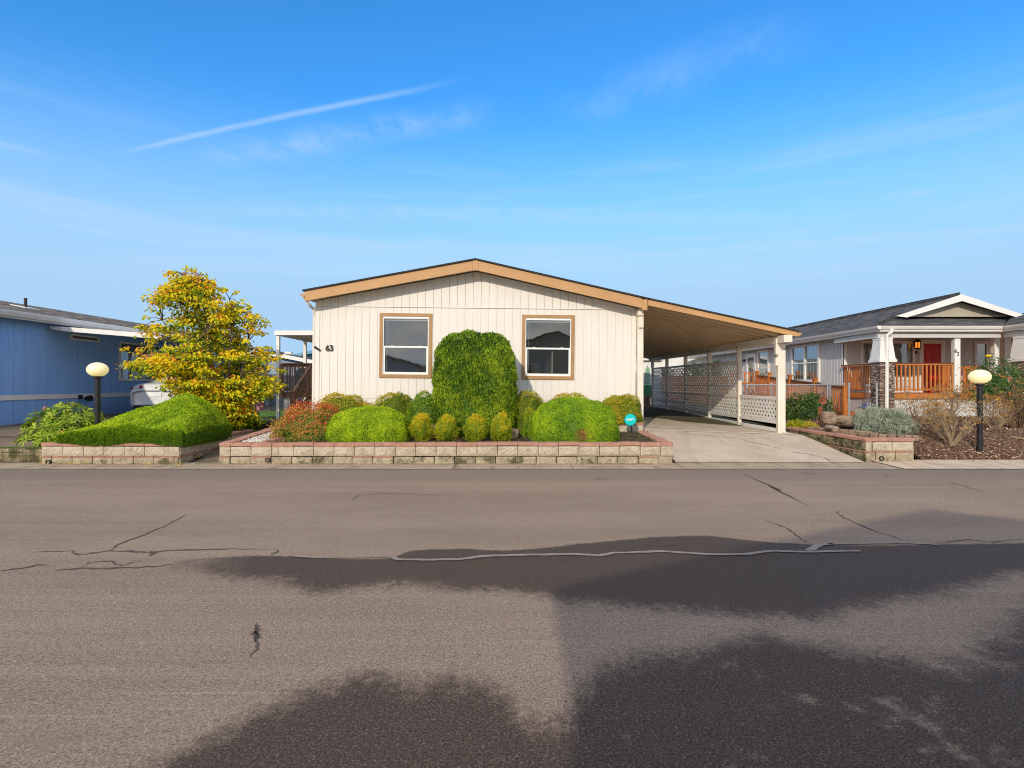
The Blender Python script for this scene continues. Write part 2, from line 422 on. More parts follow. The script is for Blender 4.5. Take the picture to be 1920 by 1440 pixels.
# ------------------------------------------------------------------ world, sun, camera
AZ, EL = math.radians(17.5), math.radians(25)
sun_dir = Vector((math.sin(AZ)*math.cos(EL), math.cos(AZ)*math.cos(EL), -math.sin(EL)))   # the way the light travels
def make_world():
    w = bpy.data.worlds.new('World'); scene.world = w; w.use_nodes = True
    nt = NT(w.node_tree); bg = w.node_tree.nodes['Background']
    sky = nt.n('ShaderNodeTexSky', {'sky_type': 'NISHITA', 'sun_disc': False})
    sky.sun_elevation = EL; sky.sun_rotation = math.radians(180) + AZ
    sky.air_density = 1.0; sky.dust_density = .6; sky.ozone_density = 2.5; sky.altitude = 60
    hs = nt.n('ShaderNodeHueSaturation', None, Color=sky.outputs[0], Saturation=1.22, Value=1.0, Hue=.497)
    base = nt.mix(1.0, hs.outputs[0], SKY_TINT, 'MULTIPLY')
    d = nt.n('ShaderNodeTexCoord').outputs['Generated']
    s = nt.n('ShaderNodeSeparateXYZ', None, Vector=d).outputs
    zz = nt.m('MAXIMUM', s[2], .03)
    u, v = nt.m('DIVIDE', s[0], zz), nt.m('DIVIDE', s[1], zz)          # position on the cloud deck
    deck = nt.n('ShaderNodeCombineXYZ', None, X=u, Y=v, Z=0.0).outputs[0]
    front = nt.step(s[1], 0, .2)
    wob = nt.m('MULTIPLY', nt.m('SUBTRACT', nt.noise(deck, 1.2, 4), .5), .10)
    def streak(p, q, width, wisp, lo=.3, hi=.75):
        p, q = Vector(p), Vector(q); L = (q-p).length; t = (q-p)/L
        along = nt.m('ADD', nt.m('MULTIPLY', nt.m('SUBTRACT', u, p.x), t.x), nt.m('MULTIPLY', nt.m('SUBTRACT', v, p.y), t.y))
        acr = nt.m('ADD', nt.m('MULTIPLY', nt.m('SUBTRACT', u, p.x), -t.y), nt.m('MULTIPLY', nt.m('SUBTRACT', v, p.y), t.x))
        acr = nt.m('ABSOLUTE', nt.m('ADD', acr, nt.m('MULTIPLY', wob, wisp)))
        prof = nt.m('SUBTRACT', 1, nt.step(acr, 0, width))
        ends = nt.m('MULTIPLY', nt.step(along, 0, L*.25), nt.m('SUBTRACT', 1, nt.step(along, L*.7, L)))
        tex = nt.step(nt.noise(nt.scaled(deck, (3, 1.2, 1)), 2.2, 6, .65), lo, hi)
        return nt.m('MULTIPLY', nt.m('MULTIPLY', prof, ends), tex)
    trail = nt.m('MULTIPLY', streak((-1.80,2.46), (-.10,1.81), .032, .5, .05, .5), .42)
    wisp = nt.m('MULTIPLY', streak((-1.5,2.57), (.1,1.98), .17, 1.6), .42)
    wisp2 = nt.m('MULTIPLY', streak((.15,2.15), (.9,1.5), .22, 2.0), .22)
    trail2 = nt.m('MULTIPLY', streak((1.15,2.95), (3.6,2.1), .018, .3, .1, .5), .15)
    puff = nt.m('MULTIPLY', streak((1.98,2.98), (2.24,2.90), .13, 1.5, .42, .66), .5)
    veil = nt.m('MULTIPLY', streak((-2.4,3.18), (2.3,3.44), .26, 1.4, .2, .75), .36)
    band = nt.m('MULTIPLY', nt.step(nt.noise(nt.scaled(d, (1.0,1,14)), 1.6, 5, .6), .46, .7), nt.m('MULTIPLY', nt.step(s[2], .12, .22), nt.m('SUBTRACT', 1, nt.step(s[2], .3, .42))))
    cir = nt.m('MULTIPLY', nt.step(nt.noise(nt.scaled(deck, (.5,1.5,1)), 1.1, 6, .6), .5, .8), .04)
    tot = trail
    for k in (veil, wisp, wisp2, trail2, puff, nt.m('MULTIPLY', band, .38), cir): tot = nt.m('ADD', tot, k)
    tot = nt.m('MULTIPLY', tot, front, clamp=True)
    hz = nt.m('MULTIPLY', nt.m('SUBTRACT', 1, nt.step(s[2], .12, .46)), HORIZON)
    base = nt.mix(nt.m('MULTIPLY', hz, 1.0), base, HORIZON_COL)
    col = nt.mix(tot, base, CLOUD)
    # broken cloud behind the camera, brightened and carried overhead, unseen, as added fill light
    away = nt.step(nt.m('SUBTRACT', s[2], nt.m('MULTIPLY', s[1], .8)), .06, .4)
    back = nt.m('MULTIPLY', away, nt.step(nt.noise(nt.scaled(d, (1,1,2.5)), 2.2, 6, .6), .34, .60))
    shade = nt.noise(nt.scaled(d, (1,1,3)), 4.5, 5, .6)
    col = nt.mix(nt.m('MULTIPLY', back, .9), col, nt.mix(nt.step(shade, .35, .65), FILL_CLOUD2, FILL_CLOUD))
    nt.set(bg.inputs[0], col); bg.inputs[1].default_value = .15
SKY_TINT = (.56, 1.12, 1.42)
HORIZON, HORIZON_COL = 1.0, (2.2, 3.45, 4.85)
CLOUD = (2.9, 3.9, 4.9)
FILL_CLOUD, FILL_CLOUD2 = (8.4, 7.3, 6.2), (4.4, 4.1, 3.9)
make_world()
sl = bpy.data.lights.new('sun', 'SUN'); sl.energy = 2.35; sl.angle = math.radians(.8); sl.color = (1, .87, .70)
so = bpy.data.objects.new('sun', sl); COL.objects.link(so); so.location = (-8, -20, 14)
so.rotation_euler = sun_dir.to_track_quat('-Z', 'Y').to_euler()
cam = bpy.data.cameras.new('camera'); cam.sensor_width = 36; cam.lens = F/1920*36; cam.clip_end = 2000; cam.clip_start = .05
co = bpy.data.objects.new('camera', cam); COL.objects.link(co); co.location = (0, 0, CH); co.rotation_euler = (math.pi/2, 0, 0)
scene.camera = co
scene.view_settings.view_transform = 'Standard'; scene.view_settings.look = 'None'; scene.view_settings.exposure = .35; scene.view_settings.gamma = 1
scene.cycles.use_denoising = True; scene.cycles.filter_width = 1.05; scene.cycles.max_bounces = 8; scene.cycles.transparent_max_bounces = 16

# ------------------------------------------------------------------ ground
def gz(x, y):
    return -.06 + .40*ss(11.2, 13.9, y) + .10*ss(14, 18, y) + .08*ss(18, 22, y)
def drive_z(x, y):
    back = .37 + (6.66 - x)*.03
    if y > 13.8: return back + (y-13.8)*.003
    t = (y-11.25)/2.55
    return .022 + (back-.022)*(t*.8 + .2*ss(0,1,t))
def mulch_z(x, y):
    lo = .03 + .37*max(0, min(1.3, y-11.6)) + .06*ss(13, 18, y)
    hi = .40 + .14*ss(12.5, 18, y)
    return hi + (lo-hi)*ss(8.15, 8.45, x)
g = MB()
xs = [-400,-150,-70,-40] + [-25+i for i in range(51)] + [40,70,150,400]
ys = [-300,-60,-20,-5,10.8,11.2] + [11.5+.4*i for i in range(28)] + [24,28,36,60,120,500]
vs = [(x, y, gz(x, y)) for y in ys for x in xs]; w = len(xs)
g.add(vs, [(j*w+i, j*w+i+1, (j+1)*w+i+1, (j+1)*w+i) for j in range(len(ys)-1) for i in range(w-1)])
tag(g.build('ground', M['ground'], smooth=True), 'bare brown yard soil with patches of moss around the houses', 'ground', kind='structure')

def G(px, py, z=0):                      # photo point on a level of height z
    Y = (CH-z)*F/(py-720); return (PX(px, Y), Y)
r = MB()
r.grid(lambda a, b: (-70+140*a, -1.4+11.9*b, 0), 70, 12)
def crack(pts, wd, z=.004, seg=5, jit=.02):
    q = [G(*p) for p in pts]; out = []
    for a, b in zip(q[:-1], q[1:]):
        for i in range(seg):
            t = i/seg; out.append((a[0]+(b[0]-a[0])*t + random.uniform(-jit, jit)*(i > 0), a[1]+(b[1]-a[1])*t + random.uniform(-jit, jit)*(i > 0)))
    out.append(q[-1])
    n = len(out)
    r.ribbon(out, [max(.004, .72*wd*(.4+random.random())*min(1, 3*min(i, n-1-i)/n + .25)) for i in range(n)], z)
r.mi = 1
crack([(205,1033),(230,1018),(265,1005),(310,987),(350,965)], .035)
crack([(60,1036),(130,1033),(150,1040),(205,1033),(265,1035),(285,1036),(350,1031),(440,1029),(520,1031)], .045)
crack([(520,1031),(510,1040)], .03)
crack([(285,1036),(282,1043)], .05)
crack([(0,1071),(40,1066),(75,1059),(90,1061)], .05)
crack([(100,1071),(150,1066),(200,1067),(290,1063),(330,1058)], .045)
crack([(155,1064),(165,1055),(210,1052),(225,1061),(262,1051)], .03)
crack([(480,1168),(477,1185),(486,1190),(480,1205),(484,1216),(470,1234)], .022, jit=.012)
crack([(477,1185),(474,1190),(482,1198)], .03, jit=.012)
crack([(478,1172),(486,1180),(480,1196),(476,1203)], .022, jit=.014)
crack([(660,938),(672,929),(740,925),(800,927),(860,930)], .022)
crack([(1395,889),(1440,909),(1470,926),(1515,947)], .05)
crack([(1440,909),(1462,921)], .12)
crack([(1570,958),(1580,970),(1640,996),(1700,1015)], .03)
crack([(1435,976),(1475,990),(1500,1008),(1512,1018)], .035)
crack([(1772,902),(1800,910),(1850,924)], .02)
crack([(1148,1022),(1250,1023),(1340,1022),(1500,1020)], .016)
crack([(1740,1022),(1820,1012),(1860,1018),(1918,1010)], .022)
crack([(1656,890),(1668,892)], .09, jit=0)
r.mi = 2
def seal(pts, wd):
    q = [G(*p) for p in pts]; out = []
    for a, b in zip(q[:-1], q[1:]):
        for i in range(6):
            t = i/6; out.append((a[0]+(b[0]-a[0])*t, a[1]+(b[1]-a[1])*t+random.uniform(-.006,.006)))
    out.append(q[-1]); n = len(out)
    r.ribbon(out, [wd*random.uniform(.8,1.2)*min(1,(n-i)/3+.3) for i in range(n)], .008)
seal([(733,1044),(745,1050),(800,1051),(860,1050),(905,1044),(960,1042),(1080,1040),(1125,1043),(1150,1038),(1240,1035),(1340,1041),(1400,1040),(1445,1034),(1515,1036),(1580,1034),(1614,1034)], .055)
seal([(1516,1034),(1536,1022),(1560,1020)], .075)
seal([(1552,1021),(1620,1020),(1700,1019),(1760,1022)], .04)
seal([(540,1043),(600,1047),(690,1046),(733,1044)], .03)
tag(r.build('road', [M['asphalt'], M['crack'], M['seal']], smooth=False), 'brown grey asphalt street with damp patches, cracks and a pale crack seal', 'road', kind='structure')

k = MB()
jx = [-70,-25,-14.6,-12.4,-10.1,-8.0,-5.9,-3.55,-1.1,1.15,3.25,5.2,7.35]
for a, b in zip(jx[:-1], jx[1:]):
    def kf(u, v, a=a, b=b):
        return (a+.006+(b-a-.012)*u, 10.5+.78*v + .012*math.sin(7*(a+(b-a)*u)), .006+.014*v)
    k.grid(kf, 6, 2)
tag(k.build('kerb_strip', M['gutter']), 'stained concrete edging strip between the street and the planters', 'kerb', kind='structure')
k = MB()
for a, b in ((7.36,9.7),(9.715,13.6),(13.615,22),(22.01,70)): k.grid(lambda u, v: (a+(b-a)*u, 10.5+1.12*v, .012+.02*v), 4, 2)
tag(k.build('pavement', M['walk']), 'pale concrete strip beside the bark mulch bed on the right', 'pavement', kind='structure')

d = MB()
def apron(u, v):
    y = 11.28+2.5*v; x = 3.3 + (7.12-3.3)*u; return (x, y, drive_z(x, y))
d.grid(apron, 14, 12)
d.mi = 1
d.grid(lambda u, v: (3.0+4.05*u, 13.79+14*v, drive_z(3.0+4.05*u, 13.79+14*v)+.012), 4, 8)
d.add([(3.0,13.79,drive_z(3,13.8)+.012),(7.05,13.79,drive_z(7.05,13.8)+.012),(7.05,13.79,.1),(3.0,13.79,.1)], [(0,3,2,1)])
d.mi = 2
def dcrack(pts, wd):
    out = []
    for a, b in zip(pts[:-1], pts[1:]):
        for i in range(6):
            t = i/6; out.append((a[0]+(b[0]-a[0])*t+random.uniform(-.02,.02)*(i>0), a[1]+(b[1]-a[1])*t+random.uniform(-.02,.02)*(i>0)))
    out.append(pts[-1])
    d.ribbon(out, [max(.004,.6*wd*(.4+random.random())) for _ in out], .005, drive_z)
dcrack([(4.25,13.75),(4.2,13.55),(4.9,13.25),(5.35,13.1),(5.5,12.8),(5.8,12.5),(5.9,12.3)], .025)
dcrack([(6.0,12.1),(6.3,11.9),(6.5,11.6),(6.45,11.35)], .03)
dcrack([(4.2,13.55),(3.7,13.5)], .015)
dcrack([(5.35,13.1),(5.7,13.15)], .012)
dcrack([(3.35,13.76),(5,13.765),(7.0,13.76)], .03)
tag(d.build('driveway', [M['conc_old'], M['conc_slab'], M['crack']], smooth=True), 'stained concrete driveway sloping up to the carport slab', 'driveway', kind='structure')
d = MB()
d.grid(lambda u, v: (-14.5+5.0*u, 13.0+14*v, gz(0, 13.0+14*v)+.03+.02*u*0), 6, 12)
d.add([(-14.5,13.0,gz(0,13)+.03),(-9.5,13.0,gz(0,13)+.03),(-9.5,13.0,.02),(-14.5,13.0,.02)], [(0,3,2,1)])
d.grid(lambda u, v: (-22+12.55*u, 11.9+1.1*v, gz(0, 11.9+1.1*v)+.035), 6, 3)
tag(d.build('driveway', M['drive_brown']), 'brown exposed aggregate driveway beside the blue house', 'driveway', kind='structure')
p = MB(); p.grid(lambda u, v: (-6.55+.66*u, 11.25+4.6*v, gz(0, 11.25+4.6*v)+.045), 2, 12)
tag(p.build('path', M['drive_brown']), 'narrow mossy path between the two block planters', 'path', kind='structure')
lw = MB(); lw.grid(lambda u, v: (-13.5+6.2*u, 19.2+7*v, gz(0,19.2+7*v)+.02), 6, 8)
M['lawn'] = mat('lawn', (.12,.26,.03), (.07,.16,.02), 4, .95, .8, 60, .02)
tag(lw.build('lawn', M['lawn']), 'small bright lawn behind the golden tree', 'lawn', kind='structure')
b_ = MB()
b_.grid(lambda u, v: (-5.75+8.85*u, 11.3+2.8*v, .375+.02*math.sin(9*u)*math.sin(5*v)+.12*v), 40, 14)
tag(b_.build('planting_bed', M['soil'], smooth=True), 'dark mossy soil in the long front planter', 'bed', kind='structure')
b_ = MB()
b_.grid(lambda u, v: (-9.3+2.65*u, 11.3+2.8*v, .36+.1*v), 10, 8)
tag(b_.build('planting_bed', M['soil'], smooth=True), 'dark soil in the left planter under the juniper', 'bed', kind='structure')
b_ = MB()
b_.grid(lambda u, v: (7.34+15*u, 11.60+8.0*v, mulch_z(7.34+15*u, 11.60+8.0*v)+.025*math.sin(6.1*u*15)*math.sin(9*v*3)), 90, 40)
tag(b_.build('mulch_bed', M['mulch'], smooth=True), 'bark mulch bed sloping up to the grey house on the right', 'bed', kind='structure')
def bed_z(x, y): return mulch_z(x, y) + .025*math.sin(6.1*(x-7.34))*math.sin(9*(y-11.6)/8*3)

# ------------------------------------------------------------------ block planters
def planter(name, label, segs, group, moss=False, ledge=False, mossy=()):
    t = thing(name, label, 'retaining wall', (segs[0][0][0], segs[0][0][1], 0), group)
    lo, up, cp = MB(), MB(), MB()
    for si, (p0, p1, h0, h1, b0, b1, dep, first) in enumerate(segs):
        up.mi = lo.mi = 1 if si in mossy else 0
        p0, p1 = Vector((*p0, 0)), Vector((*p1, 0)); d = p1-p0; L = d.length; d /= L
        inw = Vector((-d.y, d.x, 0))
        def at(u, w, t, L=L, p0=p0, d=d, inw=inw, h0=h0, h1=h1):
            q = p0 + d*u + inw*w; q.z = h0+(h1-h0)*u/L - t; return q
        def block(mb, ua, ub, ta, tb, wj, rough, cut=False):
            nu, nv = 9, 5; vs = []
            for j in range(nv+1):
                for i in range(nu+1):
                    a, b = i/nu, j/nv; e = min(a, 1-a, b, 1-b)
                    q = at(ua+(ub-ua)*a, wj - rough*(random.random()*.9+.25)*(1 if e > 0 else 0) + (.006 if e == 0 else 0), tb+(ta-tb)*b); vs.append(q)
            w = nu+1; fs = [(j*w+i, j*w+i+1, (j+1)*w+i+1, (j+1)*w+i) for j in range(nv) for i in range(nu)]
            o = len(vs)
            vs += [at(ua, dep, tb), at(ub, dep, tb), at(ub, dep, ta), at(ua, dep, ta)]
            c = [0, nu, (nv+1)*w-1, nv*w]
            top = [nv*w+i for i in range(w)]; lef = [j*w for j in range(nv+1)]; rig = [j*w+nu for j in range(nv+1)]
            fs += [top + [o+2, o+3], [o] + lef[::-1][::-1][:0] + [o+3] + lef[::-1], [o+1] + rig + [o+2], (o+1, o, o+3, o+2)]
            mb.add(vs, fs)
        u = 0; i = 0; bl = .406
        lens = first[:] if first else []
        while u < L-.01:
            l = lens.pop(0) if lens else bl
            l = min(l, L-u)
            if L-u-l < .1: l = L-u
            wj = random.uniform(-.005, .006)
            block(up, u+.0055, u+l-.0055, .074, .262, wj, .013 if l > .3 else .002)
            cj = random.uniform(-.004, .008)
            c = [at(u+.003, -.012+wj, cj), at(u+l-.003, -.012+wj, cj), at(u+l-.003, dep+.02, cj), at(u+.003, dep+.02, cj)]
            b = [q-Vector((0,0,.064+cj)) for q in c]
            cp.add(b+c, [(0,3,2,1),(4,5,6,7),(0,1,5,4),(1,2,6,5),(2,3,7,6),(3,0,4,7)])
            u += l; i += 1
        u = 0; lens = [bl*.5] + [bl]*int(L/bl+2)
        while u < L-.01:
            l = min(lens.pop(0), L-u)
            if L-u-l < .08: l = L-u
            bm = b0+(b1-b0)*(u+l/2)/L; tb = (h0+(h1-h0)*(u+l/2)/L) - bm + .04
            if tb > .29 and (ledge or random.random() < .3):
                qa = [at(u+.007, -.016, .268), at(u+l-.007, -.016, .268), at(u+l-.007, .1, .268), at(u+.007, .1, .268)]; qb = [q_-Vector((0,0,.026)) for q_ in qa]
                cp.add(qb+qa, [(0,3,2,1),(4,5,6,7),(0,1,5,4),(1,2,6,5),(2,3,7,6),(3,0,4,7)]); block(lo, u+.007, u+l-.007, .2945, tb, -.008, .016)
            elif tb > .29: block(lo, u+.007, u+l-.007, .275+random.uniform(0,.012), tb, random.uniform(.012,.032), .014)
            u += l
    a = lo.build('block_course', [M['block_moss' if moss else 'block_low'], M['block_moss']], t)
    b = up.build('block_course', [M['block_moss' if moss else 'block'], M['block_moss']], t)
    c = cp.build('cap_course', M['brick_cap'], t, bevel=.008)
    a['label'] = 'weathered mossy bottom course'
    return t
Yp = 11.13
planter('block_planter', 'long low block planter with red caps in front of the cream house',
   [((-5.81,Yp),(3.20,Yp), .425,.437, 0,0, .2, [.21,.41,.41,.13,.3]),
    ((3.20,Yp+.0),(3.20,13.75), .437,.47, .02,.40, .2, None),
    ((-5.85,14.7),(-5.82,Yp), .62,.425, .36,.0, .2, None)], 'block planters along the street')
planter('block_planter', 'block planter on the left filled by the sprawling juniper',
   [((-9.35,Yp),(-6.62,Yp), .43,.425, 0,0, .2, [.42]),
    ((-6.62,Yp),(-6.62,14.3), .425,.45, 0,.32, .2, None)], 'block planters along the street', ledge=True)
planter('block_planter', 'block planter at the right of the driveway, curving back to the carport post',
   [((7.25,15.0),(7.25,11.48), .46,.485, .38,.0, .2, None),
    ((7.25,11.48),(8.24,11.48), .485,.485, 0,0, .2, [.13,.42])], 'block planters along the street', ledge=True, mossy=(0,))
planter('retaining_wall', 'short red capped block wall behind the round teal sign',
   [((2.45,13.45),(3.16,13.45), .68,.68, .36,.36, .2, None)], None)
planter('low_wall', 'low mossy block kerb at the far left edge of the street',
   [((-20,11.28),(-9.40,11.28), .30,.29, 0,0, .2, None)], None, moss=True)
for o in list(bpy.data.objects):
    if o.name.startswith('low_wall'):
        for c in o.children:
            if c.name.startswith('cap'): c.data.materials[0] = M['block_moss']
# drain pipes
def pipe(px, py, Y, lab):
    q = P(px, py, Y); m = MB()
    m.lathe([(.034,.22),(.034,-.05),(.048,-.05),(.048,0),(.048,.25)], q, 16, 'y')
    tag(m.build('drain_pipe', M['pipe'], smooth=False), lab, 'pipe', 'drain pipes through the block walls')
pipe(93,866,11.14,'black drain pipe sticking out under the left planter')
pipe(503,862,11.14,'black drain pipe under the left end of the long planter')
pipe(1651,859,11.48,'black drain pipe in the front of the right planter')
# inner stone edging of the right bed
ed = MB()
pts = [(7.55,14.2),(7.75,13.2),(8.0,12.5),(8.35,12.15),(8.75,12.05)]
for a, b in zip(pts[:-1], pts[1:]):
    n = 3
    for i in range(n):
        u0, u1 = i/n, (i+1)/n
        p, q = Vector((a[0]+(b[0]-a[0])*u0, a[1]+(b[1]-a[1])*u0, 0)), Vector((a[0]+(b[0]-a[0])*u1, a[1]+(b[1]-a[1])*u1, 0))
        dd = (q-p); q = q-dd.normalized()*.012; h = random.uniform(.515,.545)-.03*(p.y < 12.5)
        ed.bar(p+Vector((0,0,h-.06)), q+Vector((0,0,h-.06)), .12, .14)
tag(ed.build('stone_edging', M['stone'], bevel=.02), 'grey stone edging curving round the silver lavender bed', 'edging')
# white gravel in the corner of the long planter
gr = MB()
def inpoly(x, y, poly):
    c = False; n = len(poly)
    for i in range(n):
        a, b = poly[i], poly[i-1]
        if (a[1] > y) != (b[1] > y) and x < (b[0]-a[0])*(y-a[1])/(b[1]-a[1]+1e-12)+a[0]: c = not c
    return c
gp = [(-5.58,11.36),(-5.05,11.36),(-4.55,12.3),(-4.7,13.6),(-5.58,13.6)]
n = 0
while n < 1500:
    x, y = random.uniform(-5.6,-4.5), random.uniform(11.35,13.6)
    if not inpoly(x, y, gp): continue
    n += 1; rr = random.uniform(.014,.026); z = .40+.05*(y-11.3)+random.uniform(-.01,.02)
    a = random.random()*6; c, s = math.cos(a)*rr, math.sin(a)*rr
    gr.add([(x+c,y+s,z),(x-s,y+c,z),(x-c,y-s,z),(x+s,y-c,z),(x,y,z+rr*.7),(x,y,z-rr*.7)],
           [(0,1,4),(1,2,4),(2,3,4),(3,0,4),(1,0,5),(2,1,5),(3,2,5),(0,3,5)])
gr.add([(*q, .395+.05*(q[1]-11.3)) for q in gp], [tuple(range(len(gp)))])
tag(gr.build('gravel', M['gravel']), 'white pebbles in the left corner of the long planter', 'gravel', kind='stuff')
eb = MB()
for i in range(4):
    a, b = Vector((-5.05+.13*i, 11.40+.25*i, .40+.012*i)), Vector((-5.05+.13*(i+.95), 11.40+.25*(i+.95), .412+.012*i))
    eb.bar(a, b, .1, .1)
tag(eb.build('brick_edging', M['brick_cap'], bevel=.008), 'short row of red bricks between the white gravel and the red leaved shrub', 'edging')

# ------------------------------------------------------------------ the cream house, number 63
TH = .0115
piv = Vector(((891-960)*14.13/F, 0, CH))
HR = Matrix.Translation(piv) @ Matrix.Rotation(TH, 4, 'Y') @ Matrix.Translation(-piv)
KW = 14.13/F; HX = piv.x
def hx(q): return HX + q*KW           # local photo offset on the wall plane -> metres
def hz_(q): return CH - q*KW
MB.xf = HR
house = thing('mobile_home', 'cream mobile home with tan gable trim and the number 63', 'house', (HX, 14.13, .36))
WX0, WX1, WY = hx(-300), hx(299.6), 14.13
zt = hz_(-146); zs = hz_(29)
KF = 13.7/F
def roofz(x, y=13.7):                 # top edge of the fascia
    q = (x-HX)/KF
    zl = CH + KF*(233 - (q < 0)*(-q)*.194 - (q >= 0)*q*.2165); return zl
m = MB()
wins = [(-131, -70.5), (135.8, -70.5)]
WW, WHH = 49.2, 60.5
holes = [(hx(c-WW+4), hx(c+WW-4), hz_(r+WHH-4), hz_(r-WHH+4)) for c, r in wins]
board, gv = .2, .0068
def wallstrips(x0, x1, z0, ztop, holes, y, ph, dep=.03):
    n = int((x1-x0)/board)+2
    for i in range(n):
        a = x0 + (i-1)*board + ph + gv/2; b = a + board - gv
        a, b = max(a, x0), min(b, x1)
        if b-a < .004: continue
        cuts = sorted({a, b, *[h for hh in holes for h in hh[:2] if a < h < b]})
        for s0, s1 in zip(cuts[:-1], cuts[1:]):
            spans = [(z0, None)]
            for h in holes:
                if s0 >= h[0]-1e-6 and s1 <= h[1]+1e-6: spans = [(z0, h[2]), (h[3], None)]
            for za, zb in spans:
                if callable(ztop):
                    za_, t0, t1 = za, (zb or ztop(s0)), (zb or ztop(s1))
                else: za_, t0, t1 = za, (zb or ztop), (zb or ztop)
                m.add([(s0,y,za_),(s1,y,za_),(s1,y,t1),(s0,y,t0),(s0,y+dep,za_),(s1,y+dep,za_),(s1,y+dep,t1),(s0,y+dep,t0)],
                      [(0,1,2,3),(0,3,7,4),(1,5,6,2),(3,2,6,7),(0,4,5,1)])
wallstrips(WX0+.1, WX1-.1, zs, zt, holes, WY, .06)
# backing with openings, side and back walls
def frame_with_holes(y0, y1, x0, x1, z0, z1, holes):
    xs = sorted({x0, x1, *[h for hh in holes for h in hh[:2]]})
    for a, b in zip(xs[:-1], xs[1:]):
        hit = [h for h in holes if a >= h[0]-1e-6 and b <= h[1]+1e-6]
        if hit: m.box(a, b, y0, y1, z0, hit[0][2]); m.box(a, b, y0, y1, hit[0][3], z1)
        else: m.box(a, b, y0, y1, z0, z1)
frame_with_holes(WY+.012, WY+.1, WX0+.02, WX1-.02, .3, zt, holes)
m.box(WX0, WX0+.1, WY+.1, 31, .3, zt); m.box(WX1-.1, WX1, WY+.1, 31, .3, zt); m.box(WX0, WX1, 31, 31.1, .3, zt)
m.build('wall', M['siding'], house)
m = MB()
wallstrips(WX0+.0, WX1-.0, zt-.03, lambda x: roofz(x)-.26+.05, [], WY-.02, -.035, .05)
m.add([(WX0,WY+.012,zt-.03),(WX1,WY+.012,zt-.03),(WX1,WY+.012,roofz(WX1)-.2),(HX,WY+.012,roofz(HX)-.2),(WX0,WY+.012,roofz(WX0)-.2)], [(0,1,2,3,4)])
m.build('gable_siding', M['siding'], house)
m = MB(); m.box(WX0+.1, WX1-.1, WY-.024, WY+.02, zt-.05, zt-.031); m.build('drip_edge', M['white_trim'], house)
m = MB()
m.box(WX0-.01, WX0+.1, WY-.018, WY+.02, .36, zt-.03); m.box(WX0-.012, WX0+.02, WY+.02, WY+.12, .36, zt)
m.build('corner_board', M['siding'], house)
m = MB()
m.box(WX1-.1, WX1+.01, WY-.018, WY+.02, .36, zt-.03); m.box(WX1-.02, WX1+.012, WY+.02, WY+.12, .36, zt)
m.build('corner_board', M['siding'], house)
m = MB()
sx = WX0+.1
while sx < WX1-.12:
    e = min(sx+.615, WX1-.1)
    m.box(sx, e-.008, WY+.004, WY+.011, zs-.24, zs-.012); m.box(sx, e-.008, WY+.004, WY+.011, .3, zs-.248); sx = e
m.build('skirting', M['siding'], house)
# windows
for c, r in wins:
    x0, x1, z0, z1 = hx(c-WW), hx(c+WW), hz_(r+WHH), hz_(r-WHH)
    tr = 6.3*KW; f = MB()
    f.box(x0, x1, WY-.03, WY-.001, z1-tr, z1); f.box(x0, x1, WY-.03, WY-.001, z0, z0+tr)
    f.box(x0, x0+tr, WY-.03, WY-.001, z0+tr, z1-tr); f.box(x1-tr, x1, WY-.03, WY-.001, z0+tr, z1-tr)
    wt = f.build('window', M['tan2'], house, bevel=.004)
    a0, a1, c0, c1 = x0+tr, x1-tr, z0+tr, z1-tr
    f = MB(); e = .022
    f.box(a0, a1, WY-.018, WY+.06, c1-e-.03, c1); f.box(a0, a1, WY-.018, WY+.06, c0, c0+e)
    f.box(a0, a0+e, WY-.018, WY+.06, c0+e, c1-e-.03); f.box(a1-e, a1, WY-.018, WY+.06, c0+e, c1-e-.03)
    fr = f.build('window_frame', M['vinyl'], wt, bevel=.003)
    zm = (c0+c1)/2 - .035
    f = MB()
    f.box(a0+e, a1-e, WY-.006, WY+.02, zm-.022, zm+.022)
    f.box(a0+e, a0+e+.034, WY-.004, WY+.02, c0+e, zm-.022); f.box(a1-e-.034, a1-e, WY-.004, WY+.02, c0+e, zm-.022)
    f.box(a0+e+.034, a1-e-.034, WY-.004, WY+.02, c0+e, c0+e+.04)
    for q in (.2, .8): f.box(a0+(a1-a0)*q-.03, a0+(a1-a0)*q+.03, WY-.002, WY+.02, zm+.022, zm+.034)
    f.build('sash', M['vinyl'], wt, bevel=.003)
    f = MB(); f.box(a0+e, a1-e, WY+.03, WY+.036, zm+.01, c1-e-.03); f.build('pane', M['glass_room'], wt)
    f = MB(); f.box(a0+e+.03, a1-e-.03, WY+.012, WY+.018, c0+e+.03, zm-.01); f.build('pane', M['glass_room'], wt)
    f = MB(); f.tube([(a0+e+.07,WY+.05,c1-.06),(a0+e+.072,WY+.05,c0+.25),(a0+e+.05,WY+.05,c0+.06)], .006, 5); f.box(a0+e, a1-e, WY+.045, WY+.075, c1-e-.075, c1-e-.031); f.build('blind_cord', M['vinyl'], wt)
f = MB(); f.box(WX0+.12, WX1-.12, 17.4, 17.45, .9, zt-.1); f.box(WX0+.12, WX1-.12, WY+.12, 17.4, 1.0, 1.05); f.box(WX0+.12, WX1-.12, WY+.12, 17.4, zt-.12, zt-.08); f.box(HX-.3, HX-.2, WY+.12, 17.39, 1.06, zt-.13); f.box(hx(150), hx(153), WY+1.4, 17.39, 1.06, 2.9)
f.build('room', M['room'], house)
f = MB(); f.box(hx(116), hx(134), 17.35, 17.399, hz_(-96), hz_(-80)); f.build('picture', M['picture'], house)
f = MB(); f.box(hx(98), hx(150), 16.0, 16.2, 1.05, 2.35); f.build('cabinet', M['curtain'], house)
f = MB(); f.box(hx(-180), hx(-118), 16.4, 17.3, 1.05, 1.95); f.build('cabinet', M['cedar_dark'], house)
